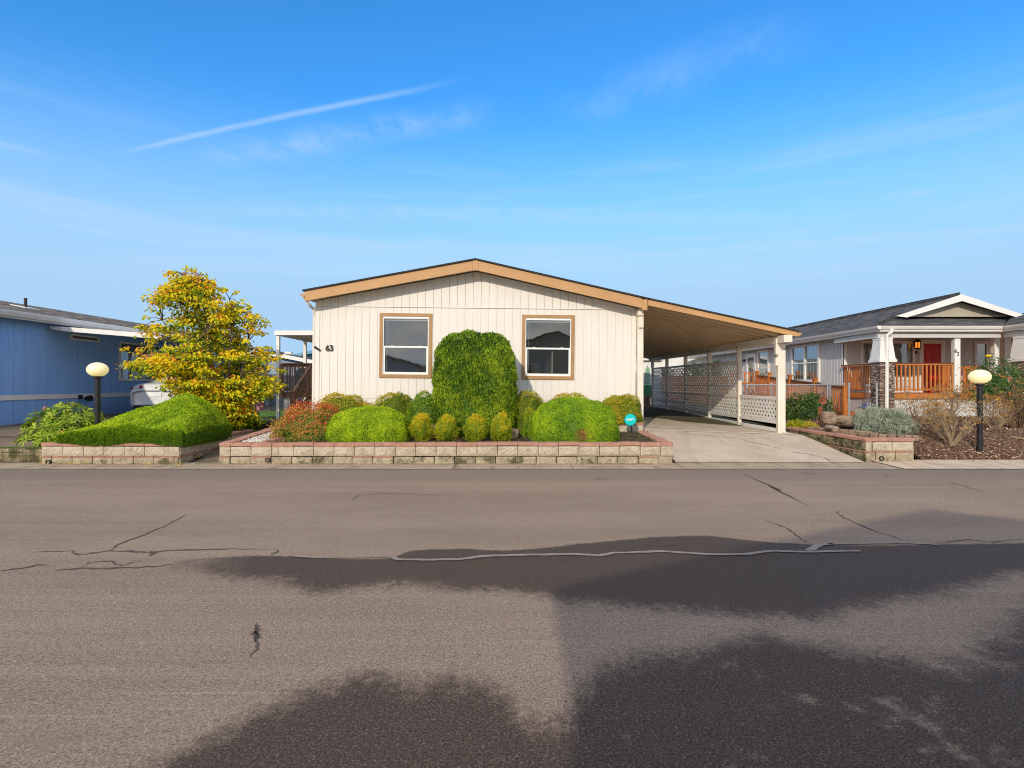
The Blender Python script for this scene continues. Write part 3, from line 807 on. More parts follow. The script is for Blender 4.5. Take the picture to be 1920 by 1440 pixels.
# roof, fascia
YB = 31.4; XL, XR = HX-319.5*KF, HX+321*KF
def slab(xa, xb, ya, yb, t0, t1):
    vs = []
    for y in (ya, yb):
        for x in (xa, xb): vs += [(x, y, roofz(x)-t0), (x, y, roofz(x)-t1)]
    m.add(vs, [(0,2,3,1),(4,5,7,6),(1,3,7,5),(0,4,6,2),(0,1,5,4),(2,6,7,3)])
m = MB(); slab(XL-.05, HX, 13.66, YB, -.034, 0); slab(HX, XR+.06, 13.66, YB, -.034, 0)
m.build('roof', M['shingle_dark'], house)
m = MB(); slab(XL+.02, HX, 13.745, YB, .16, .18); slab(HX, XR-.02, 13.745, YB, .16, .18); m.build('soffit', M['siding'], house)
FH = .25
m = MB(); slab(XL, HX-.07, 13.7, 13.745, .003, FH); m.build('fascia', M['tan'], house, bevel=.004)
m = MB(); slab(HX+.07, XR-.1, 13.7, 13.745, .003, FH); m.build('fascia', M['tan'], house, bevel=.004)
m = MB(); m.box(HX-.068, HX+.068, 13.69, 13.745, roofz(HX)-FH-.012, roofz(HX)-.012); m.build('ridge_block', M['tan'], house, bevel=.004)
m = MB(); m.box(XR-.098, XR+.03, 13.685, 13.76, roofz(XR)-FH-.03, roofz(XR)-.015); m.build('gutter_end', M['tan'], house, bevel=.006)
m = MB()
gp_ = [(0,-.07),(-.015,-.155),(-.05,-.165),(-.09,-.12),(-.13,-.085),(-.13,-.072)]
m.prism([(XL+a, roofz(XL)+b) for a, b in gp_][::-1], 13.71, YB); m.build('gutter', M['tan'], house)
m = MB()
m.tube([(XL-.04,13.85,roofz(XL)-.15),(XL+.02,13.95,roofz(XL)-.3),(WX0-.06,14.12,zt-.12),(WX0-.05,14.16,zt-.3),(WX0-.05,14.16,.45)], [.04]*5, 8)
m.build('downspout', M['siding'], house, smooth=False)
def text_part(body, size, x, y, z, matr, parent, ext=.012, off=.0, name='house_number'):
    cu = bpy.data.curves.new('lettering', 'FONT'); cu.body = body; cu.size = size; cu.extrude = ext; cu.offset = off; cu.align_x = 'CENTER'
    to = bpy.data.objects.new('lettering', cu); COL.objects.link(to)
    bpy.context.view_layer.update()
    me = bpy.data.meshes.new_from_object(to.evaluated_get(bpy.context.evaluated_depsgraph_get()))
    bpy.data.objects.remove(to); bpy.data.curves.remove(cu)
    me.materials.clear(); me.materials.append(matr); me.name = name
    o = bpy.data.objects.new(name, me); COL.objects.link(o); o.parent = parent
    off_ = Vector((0,0,0)); q = parent
    while q is not None: off_ += q.location; q = q.parent
    o.location = Vector((x, y, z)) - off_; o.rotation_euler = (math.pi/2, 0, 0)
    return o
q = HR @ Vector((hx(-273.5), WY-.018, hz_(-59)-.0))
text_part('63', .205, q.x, q.y, q.z, M['number'], house, .014, .005)
m = MB()
for i in range(5):
    a = Vector((hx(-300+2.0*i), WY-.03, hz_(-66+1.15*i+1))); m.lathe([(.006,-.03),(.024,-.022),(.024,.022),(.006,.03)], a, 8, 'y')
m.bar((hx(-301), WY-.03, hz_(-67.5)), (hx(-291), WY-.03, hz_(-60.5)), .02, .03); m.build('wall_bracket', M['iron'], house)
MB.xf = None

# ------------------------------------------------------------------ carport
cp = thing('carport', 'open carport with tan fascia and white posts beside the cream house', 'carport', (5, 13.9, .4))
CX0, CX1 = PX(1214.5,13.7), PX(1495,13.7)
ztop0, ztop1 = PZ(560.6,13.7), PZ(621.5,13.7)
def cz(x): return ztop0 + (ztop1-ztop0)*(x-CX0)/(CX1-CX0)
def cslab(m, xa, xb, ya, yb, t0, t1):
    vs = []
    for y in (ya, yb):
        for x in (xa, xb): vs += [(x, y, cz(x)-t0), (x, y, cz(x)-t1)]
    m.add(vs, [(0,2,3,1),(4,5,7,6),(1,3,7,5),(0,4,6,2),(0,1,5,4),(2,6,7,3)])
CYB = 27.2
m = MB(); cslab(m, CX0-.0, CX1+.03, 13.66, CYB, -.03, 0); cp_roof = m.build('roof', M['shingle_dark'], cp)
m = MB(); cslab(m, CX0-.25, CX1-.01, 13.75, CYB, .085, .10)
y = 13.95
while y < CYB:
    m.mi = 1; cslab(m, CX0-.25, CX1-.02, y, y+.03, .101, .172); m.mi = 0; cslab(m, CX0-.25, CX1-.02, y+.031, y+.12, .101, .171); y += .46
M['pan_lit_edge'] = mat('pan_lit_edge', (.72,.58,.40), (.62,.49,.33), 2, .5)  # rib front edges painted lighter, standing for light catching them
m.build('roof_pan', [M['pan'], M['pan_lit_edge']], cp)
m = MB()
vs = []
for y in (13.7, 13.745):
    for x, h in ((CX0+.01,.155),(CX1,.128)): vs += [(x, y, cz(x)-.002), (x, y, cz(x)-h)]
m.add(vs, [(0,2,3,1),(4,5,7,6),(1,3,7,5),(0,4,6,2),(0,1,5,4),(2,6,7,3)]); m.build('fascia', M['tan'], cp, bevel=.003)
m = MB(); m.prism([(CX1+a, cz(CX1)+b) for a, b in ((.0,-.11),(.06,-.105),(.11,-.06),(.12,-.03),(0,-.03))], 13.72, CYB); m.build('gutter', M['tan'], cp)
BX = 6.66
def bz(y): return 2.615 + (y-13.9)*.007
m = MB()
m.prismx([(13.56,bz(13.56)),(CYB-.2,bz(CYB)),(CYB-.2,bz(CYB)+.18),(13.56,bz(13.56)+.175)], BX-.075, BX+.13); m.build('beam', M['carport_paint'], cp, bevel=.004)
m = MB(); m.prismx([(13.85,3.30),(CYB-.2,3.30),(CYB-.2,3.45),(13.85,3.45)], 3.12, 3.26); m.build('beam', M['carport_paint'], cp)
pys = [13.96, 16.4, 18.87, 21.45, 24.03, 26.5]
for i, y in enumerate(pys):
    z0 = drive_z(BX, y)+.0
    m = MB(); m.box(BX-.05, BX+.05, y-.05, y+.05, z0, bz(y)+(.001)); 
    if i == 0:
        m.box(BX-.10, BX-.052, y-.045, y+.045, bz(y)-.28, bz(y)+.12)
        m.box(BX-.11, BX-.052, y-.05, y+.05, bz(y)-.56, bz(y)-.36)
        m.box(BX+.052, BX+.14, y-.04, y+.04, z0+.02, bz(y)-.16)
        m.prism([(BX+.052,bz(y)-.18),(BX+.13,bz(y)-.12),(BX+.13,bz(y)-.02),(BX-.0,bz(y)-.005)][::1], y-.056, y-.0515)
    else:
        m.box(BX-.075, BX-.052, y-.045, y+.045, bz(y)-.34, bz(y)+.1); m.box(BX-.03, BX+.03, y+.052, y+.09, z0, bz(y)-.01)
    m.build('post', M['carport_paint'], cp, bevel=.004)
m = MB(); z0 = drive_z(3.2,14)
m.box(PX(1195.5,13.95), PX(1206.5,13.95), 13.95, 14.08, z0, 3.31); m.box(PX(1197,13.95), PX(1206.8,13.9), 13.90, 13.949, 3.0, 3.42)
m.build('post', M['carport_paint'], cp, bevel=.004)
for y in (18.9, 23.9):
    m = MB(); m.box(3.14, 3.26, y-.06, y+.06, .36, 3.30); m.build('post', M['carport_paint'], cp)
def lattice(m, x, y0, y1, z0, z1, pitch=.19, w=.062):
    for k, sgn in ((0, 1), (1, -1)):
        xo = x + (-.006 if k else .006)
        c = -3.0
        cmin = (z0-y1 if sgn > 0 else z0+y0); cmax = (z1-y0 if sgn > 0 else z1+y1)
        c = math.floor(cmin/pitch)*pitch
        while c < cmax+pitch:
            pts = []
            if sgn > 0:            # z = y + c
                ya, yb = max(y0, z0-c), min(y1, z1-c); a, b = (ya, ya+c), (yb, yb+c)
            else:                  # z = c - y
                ya, yb = max(y0, c-z1), min(y1, c-z0); a, b = (ya, c-ya), (yb, c-yb)
            if yb-ya > .03: m.bar((xo, *a), (xo, *b), w, .007, side=(0, 1, -sgn))
            c += pitch
for i in range(5):
    y0, y1 = pys[i]+.056, pys[i+1]-.056
    zb = drive_z(BX, (y0+y1)/2)
    m = MB(); m.box(BX-.02, BX+.02, y0, y1, zb+.02, zb+.11); m.build('base_rail', M['lattice'], cp, bevel=.003)
    m = MB()
    m.box(BX-.022, BX+.022, y0, y1, 1.20, 1.285); m.box(BX-.022, BX+.022, y0, y1, .60, .68)
    if i >= 3: m.box(BX-.022, BX+.022, y0, y1, .86, .90)
    lattice(m, BX, y0, y1, .68, 1.20)
    if i == 4: lattice(m, BX, y0, y1, .5, .6)
    m.build('lattice_panel', M['lattice'], cp)
    if i > 0:
        m = MB()
        zt2 = bz(y0) - .36
        m.box(BX-.018, BX+.018, y0, y1, 1.535, 1.58); m.box(BX-.02, BX+.02, y0, y1, zt2-.05, zt2+.03)
        lattice(m, BX, y0, y1, 1.285, zt2-.05, .185, .052)
        m.build('lattice_panel', M['lattice'], cp)
m = MB(); m.tube([(BX+.17,14.2,bz(14)-.05),(BX+.17,14.2,.5),(BX+.17,14.16,.43),(BX+.17,13.98,.38)], .035, 8); m.build('downspout', M['white_trim'], cp)

# ------------------------------------------------------------------ side deck and patio cover
dk = thing('deck', 'weathered brown deck with stairs at the left side of the cream house', 'deck', (-6.3, 18.3, .45))
DF = PZ(735,18.3); DT = PZ(681,18.3); DX0, DX1 = PX(527.5,18.3), -5.06
m = MB(); m.box(DX0+.02, DX1, 18.34, 22.2, DF-.04, DF); m.box(DX0, DX1, 18.3, 18.338, DF-.17, DF); m.box(DX0, DX0+.04, 18.338, 22.2, DF-.17, DF-.041); m.build('platform', M['wood_dark'], dk)
m = MB()
x = DX0+.05
while x < PX(549,18.3): m.box(x, x+.145, 18.36, 18.38, .42, DF-.16); x += .155
m.build('skirting', M['white_trim'], dk)
m = MB()
m.box(DX0, DX1, 18.26, 18.36, DT-.035, DT); m.box(DX0, DX1, 18.3, 18.34, DT-.12, DT-.036); m.box(DX0+.09, DX1, 18.3, 18.335, DF+.04, DF+.11)
x = DX0+.16
while x < DX1: m.box(x, x+.042, 18.285, 18.3, DF+.03, DT-.036); x += .13
y = 18.5
while y < 22: m.box(DX0+.02, DX0+.035, y, y+.042, DF+.03, DT-.036); y += .13
m.box(DX0-.0, DX0+.1, 18.4, 22.2, DT-.035, DT); m.box(DX0, DX1, 22.16, 22.2, DT-.08, DT)
x = DX0+.16
while x < DX1: m.box(x, x+.05, 22.14, 22.16, DF, DT-.08); x += .14
m.build('railing', M['wood_dark'], dk)
m = MB(); m.box(DX0-.02, DX0+.08, 18.2, 18.299, DF-.18, DT-.036); m.build('newel_post', M['wood_dark'], dk)
SX0 = -6.57
m = MB()
n = 5; zb = .45
for i in range(n):
    yy = 16.95 + i*.27; zz = zb + (i+1)*(DF-zb)/(n+.6)
    m.box(SX0+.05, -5.06, yy, yy+.29, zz-.035, zz)
m.build('stair_tread', M['tread'], dk)
m = MB(); m.bar((SX0+.02,16.85,.52), (SX0+.02,18.3,DF-.08), .24, .045, side=(0,-.6,1)); m.build('stair_stringer', M['wood_dark'], dk); m = MB(); m.bar((-5.1,16.85,.52), (-5.1,18.3,DF-.08), .24, .045, side=(0,-.6,1)); m.build('stair_stringer', M['wood_dark'], dk)
m = MB(); z1_ = PZ(736,16.9)
m.bar((SX0,16.75,z1_), (SX0,18.28,DT-.06), .035, .09, side=(0,-.6,1)); m.bar((SX0,16.85,z1_-.66), (SX0,18.28,DT-.72), .035, .05, side=(0,-.6,1))
for i in range(8):
    t = (i+.6)/8; yy = 16.9+1.38*t; zz = z1_+(DT-.06-z1_)*(yy-16.75)/1.53
    m.box(SX0-.013, SX0+.013, yy-.013, yy+.013, zz-.7, zz-.03)
m.build('handrail', M['wood_dark'], dk)
m = MB(); m.box(SX0-.06, SX0+.05, 16.72, 16.83, .4, z1_+.04); m.build('newel_post', M['wood_dark'], dk)
bq = MB(); bx, by = PX(568,19.4), 19.4
bq.lathe([(.2,.0),(.25,.3),(.26,.55),(.22,.72),(.1,.8),(.02,.82)], (bx, by, DF), 14)
M['bq'] = mat('grey_cover', (.16,.19,.22), (.1,.12,.15), 5, .7)
tag(bq.build('covered_grill', M['bq'], smooth=True), 'round grey covered grill standing on the brown deck', 'grill')
pc = thing('patio_cover', 'flat white patio cover on slim posts left of the cream house', 'patio cover', (-6.4, 18.5, .45))
Z1 = PZ(628.5,18.5); XA, XB = PX(515.5,18.5), -5.07
m = MB()
m.box(XA, XB, 18.45, 18.5, Z1, Z1+.15); m.box(XA, XA+.05, 18.5, 24.5, Z1, Z1+.15); m.box(XA, XB, 24.5, 24.55, Z1, Z1+.15); m.build('fascia', M['white_trim'], pc)
m = MB(); m.box(XA+.05, XB, 18.5, 24.5, Z1+.09, Z1+.12)
for i in range(9):
    x = XA+.15+i*.3; m.box(x, x+.03, 18.52, 24.48, Z1+.06, Z1+.089)
m.build('roof', M['white_trim'], pc)
for (x, y) in ((XA+.04,18.55),(XA+.04,20.95),(XA+.04,24.4)):
    m = MB(); m.box(x, x+.10, y-.05, y+.05, gz(x,y), Z1-.0005 if y > 19 else Z1); m.build('post', M['white_trim'], pc)

# ------------------------------------------------------------------ generic houses
def simple_house(name, label, x0, x1, y0, y1, zb, ze, rise, wallm, roofm, trimm, ridge='y', over=.35, wins=(), group=None, foundation=None, offset=None):
    t = thing(name, label, 'house', ((x0+x1)/2, y0, zb), group)
    m = MB(); xm = (x0+x1)/2
    m.prism([(x0,zb-.1),(x1,zb-.1),(x1,ze),(xm,ze+rise*(x1-x0)/2),(x0,ze)], y0, y1); m.build('wall', wallm, t)
    m = MB(); hw = (x1-x0)/2+over; zr = ze+rise*(x1-x0)/2+.04; zee = zr-rise*hw
    for s in (-1, 1):
        xe = xm+s*hw
        m.add([(xm,y0-over,zr),(xe,y0-over,zee),(xe,y1+over,zee),(xm,y1+over,zr),(xm,y0-over,zr+.06),(xe,y0-over,zee+.06),(xe,y1+over,zee+.06),(xm,y1+over,zr+.06)],
              [(0,1,2,3),(4,7,6,5),(0,4,5,1),(1,5,6,2),(2,6,7,3),(3,7,4,0)])
    m.build('roof', roofm, t)
    for s in (-1, 1):
        m = MB(); xe = xm+s*hw
        vs = []
        for y in (y0-over-.03, y0-over-.001):
            vs += [(xm+s*.001,y,zr+.05),(xe,y,zee+.05),(xe,y,zee-.15),(xm+s*.001,y,zr-.15)]
        m.add(vs, [(0,1,2,3),(4,7,6,5),(0,4,5,1),(1,5,6,2),(2,6,7,3),(3,7,4,0)]); m.build('fascia', trimm, t)
        m = MB(); m.box(min(xe,xe+s*.1), max(xe,xe+s*.1), y0-over, y1+over, zee-.08, zee+.04); m.build('gutter', trimm, t)
    for (face, a, b, za, zb_) in wins:
        f = MB(); g_ = MB()
        def bx(mm, p, q, r, s, d0, d1):
            if face == 'front': mm.box(p, q, y0-d1, y0-d0, r, s)
            elif face == 'back': mm.box(p, q, y1+d0, y1+d1, r, s)
            elif face == 'right': mm.box(x1+d0, x1+d1, p, q, r, s)
            else: mm.box(x0-d1, x0-d0, p, q, r, s)
        w = .07
        bx(f, a, b, zb_-w, zb_, .002, .04); bx(f, a, b, za, za+w, .002, .04); bx(f, a, a+w, za+w, zb_-w, .002, .04); bx(f, b-w, b, za+w, zb_-w, .002, .04)
        bx(f, a+w, b-w, (za+zb_)/2-.02, (za+zb_)/2+.02, .002, .035)
        wo = f.build('window', trimm, t)
        bx(g_, a+w, b-w, za+w, zb_-w, .002, .012); g_.build('pane', M['glass'], wo)
    return t
# across the street, behind the camera: seen only in reflections and as the big shadow on the road
hA = simple_house('mobile_home', 'mobile home behind the camera whose gable shadow falls on the street', -1.26, 6.08, -20, -2.40, 0, 3.22, .325, M['beige'], M['shingle_dark'], M['white_trim'],
   wins=[('back',.2,1.5,1.4,2.7),('back',3.6,4.9,1.4,2.7)], over=.33)
simple_house('mobile_home', 'second mobile home across the street, seen only in window reflections', -17, -6.5, -28, -9.5, 0, 2.9, .24, M['gray_siding'], M['shingle_brown'], M['white_trim'],
   wins=[('back',-15,-13.6,1.3,2.6),('back',-10,-8.6,1.3,2.6)])

# ------------------------------------------------------------------ blue house on the left
bh = thing('mobile_home', 'blue mobile home with white gutter and brown shingles at the left edge', 'house', (-18.4, 13.2, .36))
BWX = -14.6
def vline(px): return BWX*F/(px-960)      # depth at which the blue wall is seen at px
zg = CH + (720-588)*(14.1*F/960)/F         # gutter underside
m = MB(); m.prism([(-22.2,.3),(BWX-.04,.3),(BWX-.04,3.62),(-18.4,4.5),(-22.2,3.62)], 13.2, 30)
y = 13.2
zb0, zb1 = PZ(751,16), PZ(741.5,16)
while y < 29.9:
    m.box(BWX-.04, BWX, y, min(y+.392,30), zb1+.001, 3.55); m.box(BWX-.05, BWX-.012, y, min(y+.392,30), .3, zb0-.001); y += .402
m.build('wall', M['blue_siding'], bh)
m = MB(); m.box(BWX-.04, BWX+.015, 13.2, 30, zb0, zb1); m.build('belly_band', M['white_trim'], bh)
m = MB()
XE = -14.15; zE = PZ(577,-XE*F/960); zR = CH + 18.4*.1633; sl_ = (zR-zE)/(18.4+XE)
for s in (1, -1):
    xe = -18.4 + s*(18.4+XE)
    m.add([(-18.4,12.8,zR-.05),(xe,12.8,zE-.05),(xe,30.3,zE-.05),(-18.4,30.3,zR-.05),(-18.4,12.8,zR),(xe,12.8,zE),(xe,30.3,zE),(-18.4,30.3,zR)],
          [(0,3,2,1),(4,5,6,7),(0,1,5,4),(1,2,6,5),(2,3,7,6),(3,0,4,7)])
m.build('roof', M['shingle_brown'], bh)
m = MB(); m.prism([(XE-.02,zE-.05),(XE-.0,zE-.19),(XE+.06,zE-.19),(XE+.11,zE-.09),(XE+.12,zE-.03),(XE,zE-.03)], 12.9, 30.2)
m.box(XE-.12, XE-.021, 12.9, 30.2, zE-.24, zE-.15); m.build('gutter', M['white_trim'], bh)
q = vline(48); vx = -16.3; vz = zE + (zR-zE)*(XE-vx)/(XE+18.4); yv = vx*F/(48-960)
m = MB(); m.tube([(vx,yv,vz-.05),(vx,yv,vz+.32)], .045, 10); m.build('vent_pipe', M['iron'], bh)
m = MB(); m.obox((vx,yv,vz+.01), (.26,0,-.26*sl_), (0,.3,0), (0,0,.012)); m.build('vent_flashing', M['white_trim'], bh)
def side_window(parent, xw, s, pa, pb, ya, yb, two=False, frame='white_trim', glass='glass', bar=True, w=.07, d=.05):
    """window on a wall at x = xw facing s; pa, pb depths, ya..yb heights"""
    f = MB()
    X0, X1 = sorted((xw, xw+s*d))
    f.box(X0, X1, pa, pb, yb-w, yb); f.box(X0, X1, pa, pb, ya, ya+w); f.box(X0, X1, pa, pa+w, ya+w, yb-w); f.box(X0, X1, pb-w, pb, ya+w, yb-w)
    if two: f.box(X0, X1, (pa+pb)/2-w/2, (pa+pb)/2+w/2, ya+w, yb-w)
    o = f.build('window', M[frame], parent)
    if bar:
        f = MB(); zc = (ya+yb)/2
        X2, X3 = sorted((xw+s*.012, xw+s*(d-.01)))
        halves = [(pa+w, (pa+pb)/2-w/2), ((pa+pb)/2+w/2, pb-w)] if two else [(pa+w, pb-w)]
        for a, b in halves: f.box(X2, X3, a, b, zc-.025, zc+.025)
        f.build('sash', M['vinyl'], o)
    f = MB(); X4, X5 = sorted((xw+s*.002, xw+s*.01)); f.box(X4, X5, pa+w, pb-w, ya+w, yb-w); f.build('pane', M[glass], o)
    return o
ya, yb = vline(131), vline(184)
side_window(bh, BWX, 1, ya, yb, PZ(639,19), PZ(626.5,18.6), bar=False, w=.05)
ya, yb = vline(222), vline(262)
side_window(bh, BWX, 1, ya, yb+1.2, PZ(714,20.8), PZ(640,20.8), two=True)
m = MB(); c = P(150,746,BWX*F/(150-960)); c.x = BWX
m.box(BWX, BWX+.08, c.y-.1, c.y+.02, c.z-.03, c.z+.1); m.lathe([(.03,0),(.09,.1),(.11,.22),(.10,.23)], (BWX+.06, c.y+.12, c.z-.02), 12, 'x'); m.build('flood_light', M['iron'], bh)
ac = thing('carport_awning', 'white sloping carport awning on the side of the blue house', 'awning', (-13, 17.6, .4))
m = MB(); yA = 17.55; xa, xb = PX(82,16.9), -11.0
za, zb_ = PZ(612.5,yA), PZ(625.5,yA)
pr = lambda x: za + (zb_-za)*(x-PX(118,yA))/(PX(286,yA)-PX(118,yA))
m.add([(PX(118,yA),yA,pr(PX(118,yA))),(xb,yA,pr(xb)),(xb,yA,pr(xb)-.15),(PX(118,yA),yA,pr(PX(118,yA))-.14),
       (PX(118,yA),yA+.05,pr(PX(118,yA))),(xb,yA+.05,pr(xb)),(xb,yA+.05,pr(xb)-.15),(PX(118,yA),yA+.05,pr(PX(118,yA))-.14)],
      [(0,3,2,1),(4,5,6,7),(0,1,5,4),(1,2,6,5),(2,3,7,6),(3,0,4,7)])
m.build('fascia', M['white_trim'], ac)
m = MB(); x0 = BWX+.1
m.add([(x0,yA-.02,pr(x0)-.02),(PX(118,yA)-.001,yA-.02,pr(PX(118,yA))-.005),(PX(118,yA)-.001,yA-.02,pr(PX(118,yA))-.135),(x0+.08,yA-.02,pr(x0)-.12),(x0,yA+.3,pr(x0)-.02),(PX(118,yA)-.001,yA+.05,pr(PX(118,yA))-.005),(PX(118,yA)-.001,yA+.05,pr(PX(118,yA))-.135),(x0+.08,yA+.3,pr(x0)-.12)],
      [(0,3,2,1),(4,5,6,7),(0,1,5,4),(1,2,6,5),(2,3,7,6),(3,0,4,7)]); m.build('end_cap', M['white_trim'], ac)
m = MB(); m.add([(x0,yA+.05,pr(x0)-.04),(xb,yA+.05,pr(xb)-.04),(xb,27,pr(xb)-.04),(x0,27,pr(x0)-.04),(x0,yA+.05,pr(x0)-.01),(xb,yA+.05,pr(xb)-.01),(xb,27,pr(xb)-.01),(x0,27,pr(x0)-.01)],
      [(0,3,2,1),(4,5,6,7),(0,1,5,4),(1,2,6,5),(2,3,7,6),(3,0,4,7)]); m.build('roof', M['white_trim'], ac)
for y in (19, 26.5):
    m = MB(); m.box(xb-.15, xb-.05, y-.05, y+.05, .35, pr(xb)-.05); m.build('post', M['white_trim'], ac)

# ------------------------------------------------------------------ white car
car = thing('parked_car', 'white sedan parked under the awning, its tail showing behind the golden tree', 'car', (-12.55, 20, .46))
m = MB(); cx, cy, c0 = -12.25, 19.2, .43
st = [(-.04,.70,.42,.80,.86,.60),(0,.80,.34,.86,1.0,.66),(.10,.87,.25,.92,1.10,.72),(.45,.90,.22,.95,1.12,.74),(.72,.90,.2,.95,1.13,.74),(1.05,.90,.2,.95,1.33,.62),(1.45,.90,.2,.95,1.44,.56),(2.2,.90,.2,.94,1.46,.56),(2.8,.9,.2,.93,1.38,.58),(3.4,.89,.2,.92,1.03,.72),(4.1,.87,.22,.84,.92,.70),(4.5,.78,.3,.7,.76,.6),(4.56,.66,.38,.6,.62,.5)]
n = 12; vs = []
for (y, w, zb, zbt, zt_, wt) in st:
    half = [(w*.9, zb), (w, zb+.12), (w*1.01, (zb+zbt)/2), (w*.99, zbt), (wt+.02, zt_-.04), (wt*.8, zt_)]
    ring = [(a, b) for a, b in half] + [(-a, b) for a, b in half[::-1]]
    vs += [(cx+a*1.05, cy+y, c0+b*1.09) for a, b in ring]
fs = [(i*n+k, i*n+(k+1)%n, (i+1)*n+(k+1)%n, (i+1)*n+k) for i in range(len(st)-1) for k in range(n)] + [tuple(range(n)), tuple(range(len(st)*n-1, (len(st)-1)*n-1, -1))]
m.add(vs, [f[::-1] for f in fs]); body = m.build('body', M['car'], car, smooth=True)
sd = body.modifiers.new('sub', 'SUBSURF'); sd.levels = 1; sd.render_levels = 2
m = MB(); m.add([(cx-.62,cy+.84,c0+1.29),(cx+.62,cy+.84,c0+1.29),(cx+.52,cy+1.36,c0+1.56),(cx-.52,cy+1.36,c0+1.56)], [(0,1,2,3)]); m.build('rear_window', M['glass'], car)
for s in (-1, 1):
    m = MB()
    prof = [(.42,-.035,1.02),(.85,.02,1.0),(.90,.16,1.07),(.42,-.01,1.12)]
    a = [(cx+s*x, cy+y-.012, c0+z) for x, y, z in prof]; b = [(x, y+.06, z) for x, y, z in a]
    m.add(a+b, [(0,1,2,3),(7,6,5,4),(0,4,5,1),(1,5,6,2),(2,6,7,3),(3,7,4,0)]); m.build('tail_light', M['tail'], car)
m = MB(); m.box(cx-.26, cx+.26, cy-.06, cy-.035, c0+.74, c0+.88); m.build('number_plate', M['white_paint'], car)
m = MB(); m.box(cx-.7, cx+.7, cy-.065, cy-.02, c0+.34, c0+.44); m.build('bumper', M['iron'], car, bevel=.01)
for s in (-1, 1):
    for y in (.85, 3.55):
        m = MB(); m.lathe([(.2,-.1),(.31,-.09),(.32,0),(.31,.09),(.2,.1)], (cx+s*.8, cy+y, c0+.3), 20, 'x'); wh = m.build('wheel', M['rubber'], car, smooth=True)
        m = MB(); m.lathe([(.03,-.112),(.19,-.108),(.19,.108),(.03,.112)], (cx+s*.8, cy+y, c0+.3), 14, 'x'); m.build('rim', M['galv'], wh)

# ------------------------------------------------------------------ grey house on the right, number 62
gh = thing('mobile_home', 'grey mobile home with a cedar railed porch, red door and white gable on the right', 'house', (14, 17.5, .5))
GX, GY0, GYB, GF = 11.8, 19.9, 36, 1.30
EX, EY, EZ, SL = 11.385, 17.4, 3.42, .332
RX = 14.55; RZ = EZ + SL*(RX-EX)
m = MB(); m.box(GX, GX+.1, GY0, GYB, .4, 3.36); m.box(GX+.1, 21, GY0, GY0+.1, .4, 3.36); m.box(GX+.1, 17.3, GYB-.1, GYB, .4, 3.4)
y = GY0
while y < GYB: m.box(GX-.012, GX-.0005, y, y+.012, 1.3, 3.34); y += .2
m.build('wall', M['gray_siding'], gh)
m = MB(); m.box(GX-.03, GX-.013, GY0-.02, GY0+.1, .4, 3.3); m.box(GX-.03, GX+.1, GY0-.02, GY0-.001, .4, 3.3); m.build('corner_board', M['white_trim'], gh)
m = MB(); m.box(GX-.02, GX-.013, GY0+.1, GYB, 1.2, 1.3); m.build('belly_band', M['white_trim'], gh)
m = MB()
th = .05
def sheet(pts):
    n = len(pts); a = [Vector(p) for p in pts]; b = [p-Vector((0,0,th)) for p in a]
    m.add(a+b, [tuple(range(n)), tuple(range(2*n-1,n-1,-1))]+[(i,i+n,(i+1)%n+n,(i+1)%n) for i in range(n)])
zl = lambda x: EZ+SL*(x-EX)
HXp, HYp = EX+1.165, 18.4
hz1 = zl(HXp); rX2 = 2*RX-HXp
sheet([(EX,EY,EZ),(HXp,HYp,hz1),(HXp,HYp-.0,hz1),(RX,HYp-.25,RZ),(RX,GYB+.3,RZ),(EX,GYB+.3,EZ)])
sheet([(EX,EY,EZ),(15.26,EY,EZ),(rX2,HYp+.3,hz1+.02),(HXp,HYp+.3,hz1+.02)][:4])
sheet([(RX,HYp-.25,RZ),(rX2,HYp-.25,hz1),(2*RX-EX,HYp+1,EZ),(2*RX-EX,GYB+.3,EZ),(RX,GYB+.3,RZ)])
sheet([(15.26,EY,EZ),(15.26,13.4,EZ),(21,13.4,EZ+SL*5.74),(21,HYp,EZ+SL*5.74),(16.42,HYp,EZ+SL*1.16)])
m.build('roof', M['shingle_gray'], gh)
# hip cap
m = MB(); m.bar((EX,EY,EZ+.012),(HXp,HYp,hz1+.012),.16,.02); m.bar((RX,HYp-.2,RZ+.01),(RX,GYB+.2,RZ+.01),.2,.02); m.build('ridge_cap', M['shingle_gray'], gh)
# gable
m = MB(); m.add([(HXp+.35,HYp+.02,hz1+.07),(rX2-.35,HYp+.02,hz1+.07),(RX,HYp+.02,RZ-.14)], [(0,1,2)]); 
m.box(HXp+.3, rX2-.3, HYp-.02, HYp+.02, hz1+.0, hz1+.069); m.build('gable_siding', M['beige'], gh)
for s in (1, -1):
    m = MB(); xe = RX + s*(RX-HXp+.12)
    ze = RZ - SL*abs(xe-RX)
    m.add([(RX,HYp-.3,RZ+.03),(xe,HYp-.3,ze+.03),(xe-s*.34,HYp-.3,ze-.015),(RX,HYp-.3,RZ-.185),(RX,HYp-.26,RZ+.03),(xe,HYp-.26,ze+.03),(xe-s*.34,HYp-.26,ze-.015),(RX,HYp-.26,RZ-.185)],
          [(0,1,2,3),(4,7,6,5),(0,4,5,1),(1,5,6,2),(2,6,7,3),(3,7,4,0)]); m.build('bargeboard', M['white_trim'], gh)
